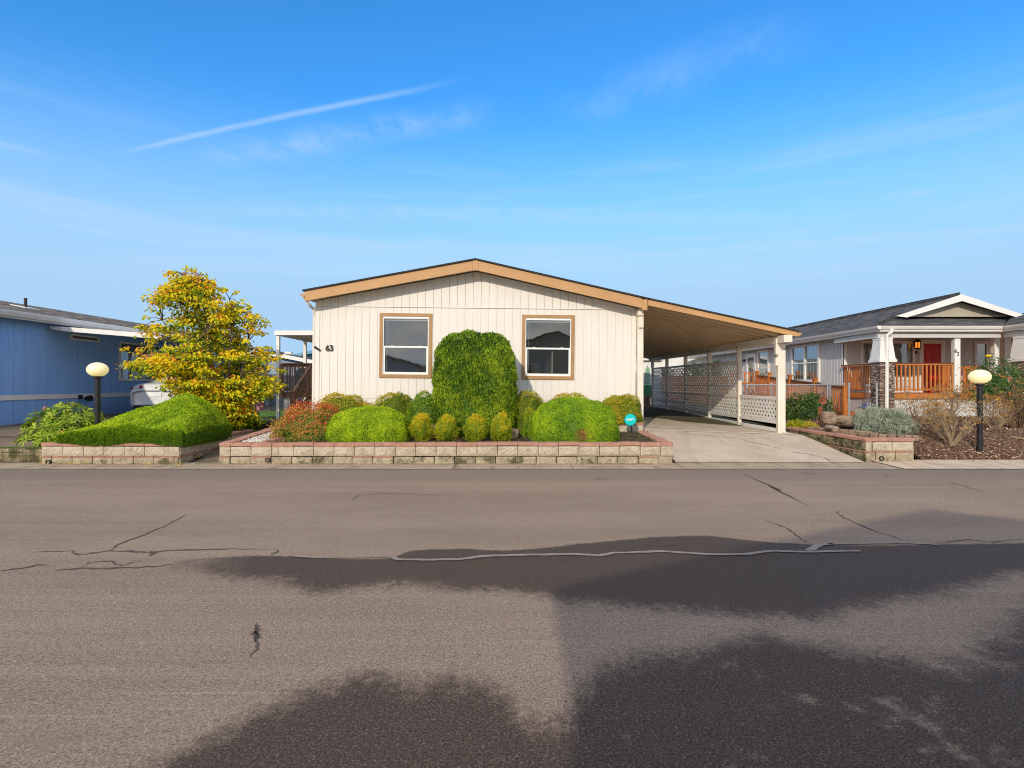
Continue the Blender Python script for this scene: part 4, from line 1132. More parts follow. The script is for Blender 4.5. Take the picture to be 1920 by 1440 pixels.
# gutters
m = MB(); zq = EZ-.01
gprof = [(0,-.04),(-.0,-.13),(-.07,-.13),(-.105,-.07),(-.12,-.025),(-.0,-.02)]
m.prism([(EX+a, EZ+b) for a, b in gprof][::-1], EY-.12, GYB+.2); m.box(EX-.03, EX+.02, EY, GYB+.2, EZ-.19, EZ-.131); m.build('gutter', M['white_trim'], gh)
m = MB(); m.prismx([(EY+a, EZ+b) for a, b in gprof], EX+.002, 15.26-.02); m.box(EX+.021, 15.26, EY-.03, EY+.02, EZ-.19, EZ-.131); m.build('gutter', M['white_trim'], gh)
m = MB(); m.prism([(15.26+a, EZ+b) for a, b in gprof][::-1], 13.4, EY-.13); m.box(15.23, 15.28, 13.4, EY-.04, EZ-.19, EZ-.131); m.build('gutter', M['white_trim'], gh)
m = MB(); m.box(EX+.06, 15.3, EY+.12, EY+.3, EZ-.37, EZ-.192); m.box(EX+.06, EX+.24, EY+.301, GY0, EZ-.37, EZ-.192); m.box(15.36, 15.5, 13.4, EY+.119, EZ-.37, EZ-.192); m.build('porch_beam', M['gray_siding'], gh)
m = MB(); m.box(EX+.05, 21, EY+.05, GY0, EZ-.19, EZ-.17); m.box(EX+.02, GX, GY0, GYB, EZ-.19, EZ-.17); m.build('soffit', M['white_trim'], gh)
# porch floor and skirt
m = MB(); m.box(GX-.1, 21, 17.62, GY0, GF-.03, GF); m.box(GX-.12, 20.98, 17.58, 17.619, GF-.16, GF+.0); m.box(GX-.14, GX-.101, 17.62, GY0, GF-.16, GF-.001); m.build('porch_floor', M['cedar'], gh)
m = MB()
for i in range(4):
    z = .40+i*.19; m.box(GX-.06-.004*(3-i), 21, 17.66, 17.69, z, z+.185); m.box(GX-.08, GX-.05, 17.69, GY0, z, z+.185)
m.build('porch_skirt', M['pale_blue'] if False else M['gray_siding'], gh)
def railing(p, q, ztop, zbot, gap=.135, w=.045, sag=0):
    m = MB(); p, q = Vector((*p, 0)), Vector((*q, 0)); d = q-p; L = d.length; d /= L
    up = Vector((0,0,1))
    m.bar(p+up*(ztop-.02), q+up*(ztop-.02+sag), .04, .11, side=(0,0,1))
    m.bar(p+up*(zbot+.03), q+up*(zbot+.03+sag), .05, .04, side=(0,0,1))
    n = int(L/gap); o = Vector((-d.y, d.x, 0))
    for i in range(n):
        c = p + d*L*(i+.5)/n; z0 = sag*(i+.5)/n
        m.bar(c+up*(zbot-.02+z0)-o*.03, c+up*(ztop-.041+z0)-o*.03, w, .03, side=d)
    return m
RT = 2.235
r1 = railing((GX-.06,17.85),(GX-.06,GY0-.02), RT, GF+.1, .115).build('railing', M['cedar'], gh)
r2 = railing((12.05,17.66),(13.92,17.66), RT, GF+.1, .125).build('railing', M['cedar'], gh)
r3 = railing((14.3,18.9),(15.9,18.9), 2.2, GF+.05, .12).build('railing', M['cedar'], gh)
r4 = railing((14.25,17.7),(14.95,16.7), 2.16, GF+.05, .13, sag=-.38).build('stair_railing', M['cedar'], gh)
for rr in (r1, r2):
    pass
m = MB(); m.box(GX-.115, GX-.005, 17.8, GY0-.02, RT, RT+.03); m.box(12.0, 13.93, 17.6, 17.72, RT, RT+.03); m.build('rail_cap', M['cedar_dark'], gh)
def tapered(cx, cy):
    m = MB(); a, b = .175, .245
    z0, z1 = 2.30, EZ-.37
    m.add([(cx-b,cy-b,z0+.06),(cx+b,cy-b,z0+.06),(cx+b,cy+b,z0+.06),(cx-b,cy+b,z0+.06),(cx-a,cy-a,z1),(cx+a,cy-a,z1),(cx+a,cy+a,z1),(cx-a,cy+a,z1)],
          [(0,1,5,4),(1,2,6,5),(2,3,7,6),(3,0,4,7)])
    m.box(cx-b-.03, cx+b+.03, cy-b-.03, cy+b+.03, z0-.02, z0+.06); m.box(cx-b-.01, cx+b+.01, cy-b-.01, cy+b+.01, z0+.061, z0+.10)
    m.box(cx-a-.02, cx+a+.02, cy-a-.02, cy+a+.02, z1-.07, z1-.002)
    m.build('column', M['white_trim'], gh)
    m = MB(); m.box(cx-.225, cx+.225, cy-.225, cy+.225, .4, z0-.021); m.build('stone_pier', M['stackstone'], gh)
tapered(11.66, 17.62); tapered(15.52, 16.95)
m = MB(); m.box(PX(1789,17.6), PX(1799.8,17.6), 17.58, 17.72, GF-.1, EZ-.37); p62 = m.build('post', M['white_trim'], gh)
m = MB(); m.box(PX(1860,18.0), PX(1870,18.0), 17.9, 18.06, GF-.1, EZ-.19); m.build('post', M['white_trim'], gh)
m = MB(); m.box(PX(1879,18.6), PX(1890,18.6), 18.5, 18.75, GF-.1, EZ-.19); m.build('post', M['white_trim'], gh)
text_part('6', .165, PX(1792.6,17.56), 17.57, PZ(661,17.56), M['number'], gh, .006)
text_part('2', .165, PX(1796.9,17.56), 17.57, PZ(666.5,17.56), M['number'], gh, .006)
m = MB(); m.tube([(PX(1673,17.3),17.3,EZ-.13),(PX(1671,17.3),17.3,EZ-.22),(PX(1663.5,17.35),17.36,EZ-.32),(PX(1663.5,17.35),17.36,EZ-.45),(PX(1663,17.35),17.36,.55)], .05, 8); m.build('downspout', M['white_trim'], gh)
def front_window(parent, x0, x1, z0, z1, yy, blinds=True, two=False, w=.08):
    f = MB(); f.box(x0,x1,yy-.05,yy-.001,z1-w,z1); f.box(x0,x1,yy-.05,yy-.001,z0,z0+w); f.box(x0,x0+w,yy-.05,yy-.001,z0+w,z1-w); f.box(x1-w,x1,yy-.05,yy-.001,z0+w,z1-w)
    if two: f.box((x0+x1)/2-.08,(x0+x1)/2+.08,yy-.05,yy-.001,z0+w,z1-w)
    o = f.build('window', M['white_trim'], parent)
    f = MB(); zc = z0+(z1-z0)*.42; f.box(x0+w, x1-w, yy-.04, yy-.012, zc-.03, zc+.03); f.build('sash', M['vinyl'], o)
    f = MB(); f.box(x0+w, x1-w, yy-.011, yy-.009, z0+w, z1-w); f.build('pane', M['glass_clear' if blinds else 'glass'], o)
    if blinds:
        f = MB(); z = z0+w+.02
        while z < z1-w: f.box(x0+w+.01, x1-w-.01, yy-.007, yy-.002, z, z+.028); z += .045
        f.build('blind', M['blind'], o)
M['blind'] = mat('blind_slats', (.62,.66,.60), (.55,.58,.53), 3, .6)
front_window(gh, PX(1613,19.9), PX(1666,19.9), 1.75, 3.12, 19.9)
front_window(gh, PX(1669,19.9), PX(1714,19.9), 1.75, 3.12, 19.9)
front_window(gh, PX(1826,19.9), PX(1852,19.9), 1.6, 3.1, 19.9, False)
front_window(gh, PX(1884,19.9), PX(1906,19.9), 2.1, 3.05, 19.9, False)
dx0, dx1, dz1 = PX(1729.5,19.9), PX(1762.5,19.9), 3.03
m = MB(); m.box(dx0-.14, dx0-.001, 19.84, 19.899, GF, dz1+.14); m.box(dx1+.001, dx1+.14, 19.84, 19.899, GF, dz1+.14); m.box(dx0, dx1, 19.84, 19.899, dz1, dz1+.14); m.build('door_frame', M['white_trim'], gh)
m = MB(); m.box(dx0, dx1, 19.87, 19.899, GF, dz1)
w_ = dx1-dx0
for a, b in ((.12,.46),(.54,.88)):
    for c, e in ((.08,.45),(.52,.92)): m.box(dx0+w_*a, dx0+w_*b, 19.858, 19.869, GF+(dz1-GF)*c, GF+(dz1-GF)*e)
dr = m.build('door', M['red_door'], gh, bevel=.006)
m = MB(); m.lathe([(.02,0),(.035,-.05),(.01,-.07)], (dx0+.1, 19.87, 2.15), 10, 'y'); m.build('handle', M['iron'], dr)
lx, lz, ly = PX(1721,19.7), PZ(647,19.7), 19.72
m = MB(); m.box(lx-.05, lx+.05, 19.83, 19.899, lz-.05, lz+.15); m.bar((lx,19.84,lz+.13),(lx,ly,lz+.2),.03,.03); m.lathe([(.02,.22),(.13,.12),(.12,.1)],(lx,ly,lz),6); m.lathe([(.11,-.13),(.1,-.1),(.03,-.16)],(lx,ly,lz),6)
for k in range(6): a = math.pi/3*k; m.bar((lx+.095*math.cos(a),ly+.095*math.sin(a),lz-.11),(lx+.095*math.cos(a),ly+.095*math.sin(a),lz+.11),.018,.018)
ln = m.build('porch_lantern', M['iron'], gh)
m = MB(); m.lathe([(.075,-.10),(.085,.0),(.075,.10)],(lx,ly,lz),6); m.build('lantern_glass', M['lantern'], ln)
m = MB(); m.box(PX(1718,19.88)-.03, PX(1718,19.88)+.03, 19.87, 19.899, PZ(663,19.9), PZ(660,19.9)+.03); m.build('doorbell', M['iron'], gh)
v = lambda px: GX*F/(px-960)
M['glass_green'] = glass_mat('green_tinted_glass', (.05,.09,.07), .3)
side_window(gh, GX, -1, v(1538), v(1485), 1.68, 3.2, True, 'white_trim', 'glass_green', True, .1, .06)
M_w = None
side_window(gh, GX, -1, v(1443), v(1421), 1.5, 3.2, False, 'white_trim', 'glass_green', True, .12, .06)
side_window(gh, GX, -1, v(1418.5), v(1400), 1.32, 3.1, False, 'white_trim', 'glass', False, .2, .06)
m = MB(); m.box(GX-.16, GX-.013, v(1398.5)-.1, v(1398.5)+.1, 2.72, 2.84); m.build('wall_lamp', M['iron'], gh)
m = MB(); m.lathe([(.06,-.1),(.06,.2),(.16,.2),(.14,.3),(.04,.33)], (12.2, 24.5, zl(12.2)), 12); m.box(12.0,12.5,24.2,24.8,zl(12.0)+.01,zl(12.0)+.03); m.build('roof_vent', M['galv'], gh)

# cedar ramp along the grey house
rp = thing('ramp', 'cedar ramp with railings running down beside the grey house', 'ramp', (11, 18.4, .5))
RXX = 10.95
def rampz(y): return .62 + .075*(y-18.3)
m = MB(); m.add([(RXX,18.3,.60),(GX-.15,18.3,.60),(GX-.15,26,rampz(26)),(RXX,26,rampz(26)),(RXX,18.3,.5),(GX-.15,18.3,.5),(GX-.15,26,rampz(26)-.1),(RXX,26,rampz(26)-.1)],
       [(0,1,2,3),(4,7,6,5),(0,4,5,1),(1,5,6,2),(2,6,7,3),(3,7,4,0)]); m.build('ramp_deck', M['cedar'], rp)
pv = [(1587.5,18.35),(1531,20.15),(1484,21.95),(1445,23.7),(1424,24.9)]
for px, y in pv:
    m = MB(); x = RXX-.05; m.box(x-.06, x+.06, y-.06, y+.06, .4, rampz(y)+1.02 if y > 19 else 1.52)
    m.box(x-.08, x+.08, y-.08, y+.08, (rampz(y)+1.021) if y > 19 else 1.521, (rampz(y)+1.07) if y > 19 else 1.56); m.build('post', M['cedar'], rp)
m = MB()
for (pa, ya), (pb, yb) in zip(pv[:-1], pv[1:]):
    x = RXX-.05
    m.bar((x,ya+.07,rampz(ya)+.80),(x,yb-.07,rampz(yb)+.80),.06,.05); m.bar((x,ya+.07,rampz(ya)+.08),(x,yb-.07,rampz(yb)+.08),.05,.04)
    n = int((yb-ya)/.135)
    for i in range(n):
        y = ya+.1+(yb-ya-.2)*(i+.5)/n; m.bar((x,y,rampz(y)+.08),(x,y,rampz(y)+.79),.045,.03,side=(0,1,0))
m.build('railing', M['cedar'], rp)
m = MB()
m.bar((RXX-.05,18.42,rampz(18.4)+.86),(RXX-.05,24.9,rampz(24.9)+.86),.05,.10); m.build('handrail', M['cedar_dark'], rp)
r5 = railing((9.75,25),(10.85,25), 2.12, .95, .16, .06); r5.bar((9.75,25,1.62),(10.85,25,1.62),.06,.05); r5.build('landing_railing', M['cedar'], rp)
m = MB(); m.box(9.7, 11.6, 25.06, 27, .95, 1.08); m.build('landing', M['cedar'], rp)

# chain link fence
def chainlink(name, label, xa, xb, y, zb, zt, posts, lift=.03, pitch=.085):
    t = thing(name, label, 'fence', (xa, y, zb), 'chain link fence sections and gate')
    m = MB()
    for s in (1, -1):
        c = xa-(zt-zb) if s > 0 else xa
        while c < xb+(zt-zb):
            pts = []
            if s > 0: x0, x1 = max(xa, c), min(xb, c+zt-zb-lift); z0, z1 = zb+lift+x0-c, zb+lift+x1-c
            else: x0, x1 = max(xa, c-(zt-zb-lift)), min(xb, c); z0, z1 = zb+lift+(c-x0), zb+lift+(c-x1)
            if x1-x0 > .02: m.bar((x0,y+.003*s,z0),(x1,y+.003*s,z1),.0055,.0055)
            c += pitch
    m.build('mesh', M['galv'], t)
    m = MB(); m.tube([(xa,y,zt),(xb,y,zt)], .021, 8)
    if name == 'gate': m.tube([(xa,y,zb+.03),(xb,y,zb+.03)], .018, 8)
    m.build('rail', M['galv'], t)
    for px in posts:
        m = MB(); m.tube([(px,y,zb-.05),(px,y,zt+.03)], .028, 8); m.lathe([(.033,.03),(.033,.05),(.02,.07),(.005,.08)], (px,y,zt), 8); m.build('post', M['galv'], t)
FY = 19.0
chainlink('chain_link_fence', 'long chain link fence between the carport and the small gate', 6.9, PX(1552,FY), FY, .6, PZ(721.5,FY), (6.9, 8.8, PX(1552,FY)))
chainlink('gate', 'narrow chain link gate standing left of the cedar post', PX(1556.5,FY), PX(1583,FY), FY, .6, PZ(722,FY), (PX(1556.5,FY), PX(1583,FY)))
chainlink('chain_link_fence', 'short chain link section right of the cedar post below the porch rail', PX(1592,18.2), PX(1645,17.4)-.25, 17.35, .58, 1.56, (PX(1592,17.35), PX(1644,17.35)))

# ------------------------------------------------------------------ globe lamps
def lamp(px, Y, zb, pyc, label, wpx):
    x = PX(px, Y); zc = PZ(pyc, Y); r_ = wpx/2*Y/F
    t = thing('globe_lamp', label, 'lamp', (x, Y, zb), 'globe lamps along the street')
    m = MB(); m.tube([(x,Y,zb-.1),(x,Y,zc-.1)], .053, 16); m.lathe([(.06,-.0),(.06,.12),(.054,.121)], (x,Y,zb-.02), 16); m.lathe([(.05,-.03),(.05,.025)], (x-.0,Y,zc-.42),16); m.build('post', M['iron'], t, smooth=False)
    m = MB(); m.lathe([(.06,0),(.085,.02),(.085,.05),(.07,.06)], (x,Y,zc-r_*.78-.04), 16); m.build('collar', M['iron'], t)
    m = MB(); n = 16; m.lathe([(max(.002,r_*math.cos(a)), r_*.77*math.sin(a)) for a in [math.pi*(i/n-.5) for i in range(n+1)]], (x,Y,zc), 28); m.build('globe', M['globe'], t, smooth=True)
lamp(183, 12.0, .42, 693, 'globe lamp on a black post behind the juniper mound by the blue house', 35)
lamp(1837, 12.0, .20, 706.5, 'globe lamp on a black post in the bark mulch among bare shrubs', 35)

# ------------------------------------------------------------------ round yard sign
sg = thing('yard_sign', 'round teal security sign on a thin stake in front of the driveway', 'sign', (PX(1182,12.9), 12.9, .4))
sx, sy, szz = PX(1182,12.9), 12.9, PZ(787,12.9)
m = MB(); m.lathe([(.001,.0),(.142,.0),(.142,.016),(.001,.016)], (sx, sy, szz), 36, 'y'); m.build('rim', M['teal_edge'], sg)
m = MB(); m.lathe([(.001,-.004),(.127,-.004),(.129,-.001)], (sx, sy, szz), 36, 'y'); m.build('disc', M['teal'], sg)
text_part('cove', .098, sx, sy-.006, szz-.018, M['white_paint'], sg, .0015, .003, 'lettering')
m = MB(); m.tube([(sx+.02,sy+.02,szz-.1),(sx+.035,sy+.02,szz-.25),(sx+.045,sy+.02,.36)], .012, 8); m.lathe([(.02,0),(.03,.05),(.012,.1)],(sx+.045,sy+.02,.38),8); m.build('stake', M['iron'], sg)

# ------------------------------------------------------------------ garden ornaments
fl = thing('metal_flower', 'rusty metal flower on curling stems behind the boulder', 'ornament', (PX(1540,14.6), 14.6, .55))
fx, fy = PX(1541,14.6), 14.6; fz = PZ(750.5,14.6)
m = MB()
for k in range(6):
    a = math.pi/3*k+.3; c, s = math.cos(a), math.sin(a); p = Vector((-s, 0, c)); q = Vector((c, 0, s))
    o = Vector((fx, fy-.02, fz))
    m.add([o+q*.02, o+q*.06+p*.045+Vector((0,-.02,0)), o+q*.115+p*.03+Vector((0,-.04,0)), o+q*.115-p*.03+Vector((0,-.04,0)), o+q*.06-p*.045+Vector((0,-.02,0))], [(0,1,2,3,4)])
    m.add([o+q*.02+Vector((0,.006,0)), o+q*.06+p*.045+Vector((0,-.014,0)), o+q*.115+p*.03+Vector((0,-.034,0)), o+q*.115-p*.03+Vector((0,-.034,0)), o+q*.06-p*.045+Vector((0,-.014,0))], [(4,3,2,1,0)])
m.lathe([(.035,-.03),(.025,-.045),(.005,-.05)], (fx,fy,fz), 10, 'y'); m.build('flower_head', M['rust'], fl)
m = MB(); m.tube([(fx,fy,fz),(fx-.03,fy,fz-.15),(fx-.06,fy,fz-.3),(fx-.03,fy,.55)], .012, 6); m.tube([(fx-.06,fy,fz-.3),(fx+.0,fy,fz-.2),(fx+.03,fy,fz-.24),(fx+.0,fy,fz-.3)], .01, 6); m.tube([(fx-.09,fy,.55),(fx-.1,fy,.75),(fx-.07,fy,.88),(fx-.03,fy,.84)], .012, 6)
m.add([(fx-.1,fy,fz-.18),(fx+.0,fy-.02,fz-.16),(fx+.03,fy,fz-.26),(fx-.03,fy,fz-.45),(fx-.08,fy,fz-.4)], [(0,1,2,3,4)]); m.build('stem', M['rust'], fl)
def boulder(px, py, Y, w, h, lab, mtl='stone', dep=None, grp='stones in the right planting bed'):
    m = MB(); c = P(px, py, Y); N, K = 14, 8; ph = [random.random()*6 for _ in range(6)]
    def fn(u, v):
        a = u*2*math.pi; b = (v-.5)*math.pi
        d = Vector((math.cos(a)*math.cos(b), math.sin(a)*math.cos(b), math.sin(b)))
        r_ = 1+.10*math.sin(2.2*d.x+ph[0])*math.sin(2.0*d.z+ph[1])+.05*math.sin(4*d.y+ph[2]+2*d.x)+.02*math.sin(9*d.x+7*d.z+ph[3])
        e = [math.copysign(abs(x)**.62, x) for x in d]
        return (c.x+e[0]*w/2*r_, c.y+e[1]*(dep or w)/2*r_, c.z+e[2]*h/2*r_)
    m.grid(fn, 11, 7); return tag(m.build('boulder', M[mtl], smooth=False), lab, 'boulder', grp)
boulder(1553, 784, 14.3, .36, .34, 'tall brown boulder in front of the rusty metal flower')
boulder(1580, 787, 14.2, .40, .20, 'flat tan rock lying right of the tall boulder')
boulder(1594, 794, 13.9, .32, .17, 'dark grey rock beside the silver lavender')
boulder(1556, 801, 13.4, .20, .10, 'pale rock at the foot of the tall boulder')
boulder(1566, 805, 13.1, .13, .14, 'small upright cream stone behind the planter cap')
boulder(1700, 800, 13.2, .30, .2, 'rounded stone half hidden by bare twigs right of the lavender')
boulder(1874, 830, 12.7, .34, .13, 'low tan stone under the bare shrub right of the lamp')
boulder(955, 815, 12.35, .42, .26, 'brown boulder right of the tall clipped hedge', grp='stones in the long front planter')
boulder(811, 808, 12.3, .22, .26, 'brown stone between two small yellow cypress shrubs', grp='stones in the long front planter')
ld = MB(); ld.tube([(PX(1893,12.6),12.6,PZ(818,12.6)),(PX(1915,12.5),12.5,PZ(822,12.5)),(PX(1960,12.4),12.4,PZ(829,12.4))], .022, 7)
tag(ld.build('driftwood', M['twig'], smooth=True), 'pale bare branch lying on the mulch at the right edge', 'branch')
pg = thing('garden_lantern', 'small ceramic garden lantern with a wide blue roof behind the lavender', 'ornament', (PX(1624,14), 14, .55))
q = P(1625, 768, 14)
m = MB(); m.lathe([(.15,.055),(.19,.05),(.18,.07),(.08,.10),(.06,.135),(.03,.14)], (q.x,q.y,q.z), 18); m.build('cap', M['blue_glaze'], pg, smooth=True)
m = MB(); m.lathe([(.09,-.07),(.115,-.02),(.085,.055)], (q.x,q.y,q.z), 18); m.box(q.x+.0,q.x+.05,q.y-.115,q.y-.08,q.z-.03,q.z+.0); m.build('body', M['terracotta'], pg, smooth=False)
m = MB(); m.lathe([(.10,-.3),(.12,-.18),(.155,-.10),(.155,-.072),(.08,-.07)], (q.x,q.y,q.z), 18); m.build('base', M['blue_glaze'], pg, smooth=True)
m = MB(); hk = [P(1469,735,17), P(1471,715,17), P(1472,700,17), P(1469,690,17), P(1463,686,17), P(1457,689,17), P(1456,693,17)]
hk = [Vector(hk[0])+Vector((-.02,0,-.6))]+hk; m.tube(hk, .011, 6); tag(m.build('garden_hook', M['iron'], smooth=True), 'thin black shepherd hook right of the carport post', 'hook')

# ------------------------------------------------------------------ background on the left and behind
def bucket():
    m = MB(); c = P(487.5, 768.5, 22.5); m.lathe([(.12,0),(.155,.28),(.17,.28),(.17,.31),(.14,.31),(.11,.02)], c, 18)
    return tag(m.build('bucket', M['pink'], smooth=False), 'pink plastic bucket on the lawn behind the golden tree', 'bucket')
bucket()
mbx = thing('birdhouse', 'white box on a thin dark pole on the lawn left of the deck', 'birdhouse', (PX(509,22), 22, .5))
m = MB(); x = PX(509.3,22); m.tube([(x,22,.45),(x,22,PZ(740,22))], .018, 6); m.lathe([(.12,0),(.11,.03),(.02,.05)],(x,22,gz(0,22)),10); m.build('pole', M['iron'], mbx)
m = MB(); m.box(x-.06, x+.06, 21.94, 22.06, PZ(741,22), PZ(727,22)); m.prism([(x-.09,PZ(727,22)+.0005),(x+.09,PZ(727,22)+.0005),(x,PZ(724,22))],21.9,22.1); m.build('box', M['white_trim'], mbx)
hb = simple_house('mobile_home', 'pale blue mobile home with a white gable beyond the lawn', -15.4, -9.2, 29.5, 42, .45, 2.52, .2, M['pale_blue'], M['shingle_gray'], M['white_trim'], over=.3, wins=[('front',-14.6,-13.6,1.3,2.3)])
pr_ = thing('porch', 'white railed porch with lattice trim in front of the pale blue home', 'porch', (-12.5, 27, .5))
m = MB()
X0, X1, Y_ = PX(455,27), PX(545,27), 27
m.box(X0, X1, Y_, Y_+.05, PZ(715,Y_), PZ(711,Y_)); m.box(X0, X1, Y_, Y_+.05, PZ(724,Y_), PZ(720,Y_)); m.box(X0, X1, Y_, Y_+.05, PZ(733,Y_), PZ(729,Y_)); m.box(X0, X1, Y_, Y_+.05, PZ(742,Y_), PZ(740.5,Y_)); m.build('railing', M['white_trim'], pr_)
m = MB(); 
xx = X0
while xx < X1:
    m.bar((xx,Y_+.02,PZ(741,Y_)),(xx+.2,Y_+.02,PZ(733,Y_)),.04,.02,side=(1,0,-1)); m.bar((xx+.2,Y_+.03,PZ(741,Y_)),(xx,Y_+.03,PZ(733,Y_)),.04,.02,side=(1,0,1)); xx += .17
m.build('lattice_panel', M['white_trim'], pr_)
m = MB(); 
for px in (497, 521): m.box(PX(px,Y_), PX(px+4,Y_), Y_+.06, Y_+.14, .5, PZ(672,Y_))
m.box(PX(470,Y_), PX(546,Y_), Y_, Y_+.2, PZ(664,Y_), PZ(659.5,Y_)); m.build('frame', M['white_trim'], pr_)
m = MB(); m.box(X0, X1, Y_+.1, Y_+2, .48, PZ(742.5,Y_)); m.build('skirting', M['pale_blue'], pr_)
simple_house('mobile_home', 'teal blue mobile home whose gable rises behind the brown deck', -16.5, -5.5, 38, 52, .45, 3.05, .235, M['teal_siding'], M['shingle_dark'], M['teal_siding'], over=.4)
simple_house('mobile_home', 'white mobile home far behind the carport lattice', 5.5, 16, 37, 50, .45, 3.0, .2, M['white_trim'], M['shingle_brown'], M['white_trim'], over=.4, wins=[('front',9,10.2,1.5,2.7),('front',12.6,13.8,1.5,2.7)])
shd = thing('garden_shed', 'white shed with a pale green pointed arch panel at the far end of the carport', 'shed', (7.4, 29, .45))
m = MB(); m.box(6.2, 7.75, 29, 31, .4, PZ(676,29)); m.build('wall', M['white_trim'], shd)
m = MB(); a, b = PX(1208.5,28.96), PX(1219.5,28.96); zc, zt_, zk = PZ(719,28.96), PZ(684.5,28.96), PZ(694,28.96)
m.prism([(a,zc),(b,zc),(b-.03,zk),((a+b)/2,zt_),(a+.06,zk)], 28.94, 28.985); m.build('arch_panel', M['pale_green'], shd)
m = MB(); m.box(PX(1203,28.9), PX(1222,28.9), 28.93, 28.98, PZ(745,28.9), PZ(722,28.9)); m.build('lower_panel', M['green_panel'], shd)
m = MB(); m.box(6.1, 7.85, 28.8, 31.1, PZ(676,29)+.002, PZ(672,29)); m.build('roof', M['white_trim'], shd)
for px, wpx, h, c, lab in ((1209,5,.5,'terracotta','brown storage crate at the far end of the carport'),(1215,6,.62,'stone','grey storage bin at the far end of the carport')):
    m = MB(); x = PX(px,27); m.box(x-wpx*.012, x+wpx*.012, 26.9, 27.3, .42, .42+h); m.box(x-wpx*.013, x+wpx*.013, 26.88, 27.32, .42+h+.001, .45+h)
    tag(m.build('storage_bin', M[c], bevel=.01), lab, 'bin')
cf = thing('board_fence', 'reddish cedar board fence across the back yard behind the lattice', 'fence', (9, 30.5, .5))
m = MB(); x = 7.9
while x < 11.7: m.box(x, x+.14, 30.5, 30.52, .45, 2.05+random.uniform(-.01,.01)); x += .15
M['fence_wood'] = mat('brown_fence_wood', (.30,.13,.055), (.19,.085,.04), 4, .8)
m.build('boards', M['fence_wood'], cf)
m = MB(); m.box(7.9, 11.7, 30.521, 30.56, .7, .8); m.box(7.9, 11.7, 30.521, 30.56, 1.7, 1.8); m.build('rail', M['cedar_dark'], cf)

# ------------------------------------------------------------------ foliage
def vnoise(p, f, seed):
    r_ = np.random.default_rng(seed); out = 0
    for k in range(7):
        d = r_.normal(size=3); d /= np.linalg.norm(d); out = out + np.sin(p @ d * f * (.7+.9*r_.random()) + r_.random()*6.28)
    return out/2.6
def unit(a): return a/np.maximum(np.linalg.norm(a, axis=1, keepdims=True), 1e-9)
def leaf_arrays(c, d, n, L, W, fold=.12, droop=0.0):
    d = unit(d); s = unit(np.cross(d, n)); n2 = np.cross(s, d)
    L = np.broadcast_to(L, (len(c),))[:, None]; W = np.broadcast_to(W, (len(c),))[:, None]
    base = c - d*L*.5; tip = c + d*L*.5 - n2*L*droop
    l = c + s*W*.5 + n2*W*fold; r_ = c - s*W*.5 + n2*W*fold
    v = np.stack([base, r_, tip, l], 1).reshape(-1, 3)
    return v
class Foliage:
    def __init__(s): s.V = []; s.F = []; s.R = []; s.n = 0
    def leaves(s, c, d, n, L, W, rnd, **k):
        v = leaf_arrays(c, d, n, L, W, **k); N = len(c)
        f = (np.arange(N*4).reshape(N, 4) + s.n)
        s.V.append(v); s.F += f.tolist(); s.R.append(np.broadcast_to(rnd, (N,))); s.n += len(v)
    def faces(s, v, f, rnd):
        s.V.append(np.asarray(v, float)); s.F += [[i+s.n for i in q] for q in f]; s.R.append(np.full(len(f), rnd)); s.n += len(v)
    def build(s, name, m, parent=None):
        v = np.concatenate(s.V); off = np.zeros(3); q = parent
        while q is not None: off += np.array(q.location); q = q.parent
        me = bpy.data.meshes.new(name); me.from_pydata((v-off).tolist(), [], s.F)
        me.materials.append(m)
        at = me.attributes.new('rnd', 'FLOAT', 'FACE'); at.data.foreach_set('value', np.clip(np.concatenate(s.R), 0, 1).astype(np.float32))
        me.update(); o = bpy.data.objects.new(name, me); COL.objects.link(o)
        if parent is not None: o.parent = parent
        return o
def rdirs(n, zmin=-1.0):
    z = rng.uniform(zmin, 1, n); a = rng.uniform(0, 2*np.pi, n); r_ = np.sqrt(1-z*z)
    return np.stack([r_*np.cos(a), r_*np.sin(a), z], 1)
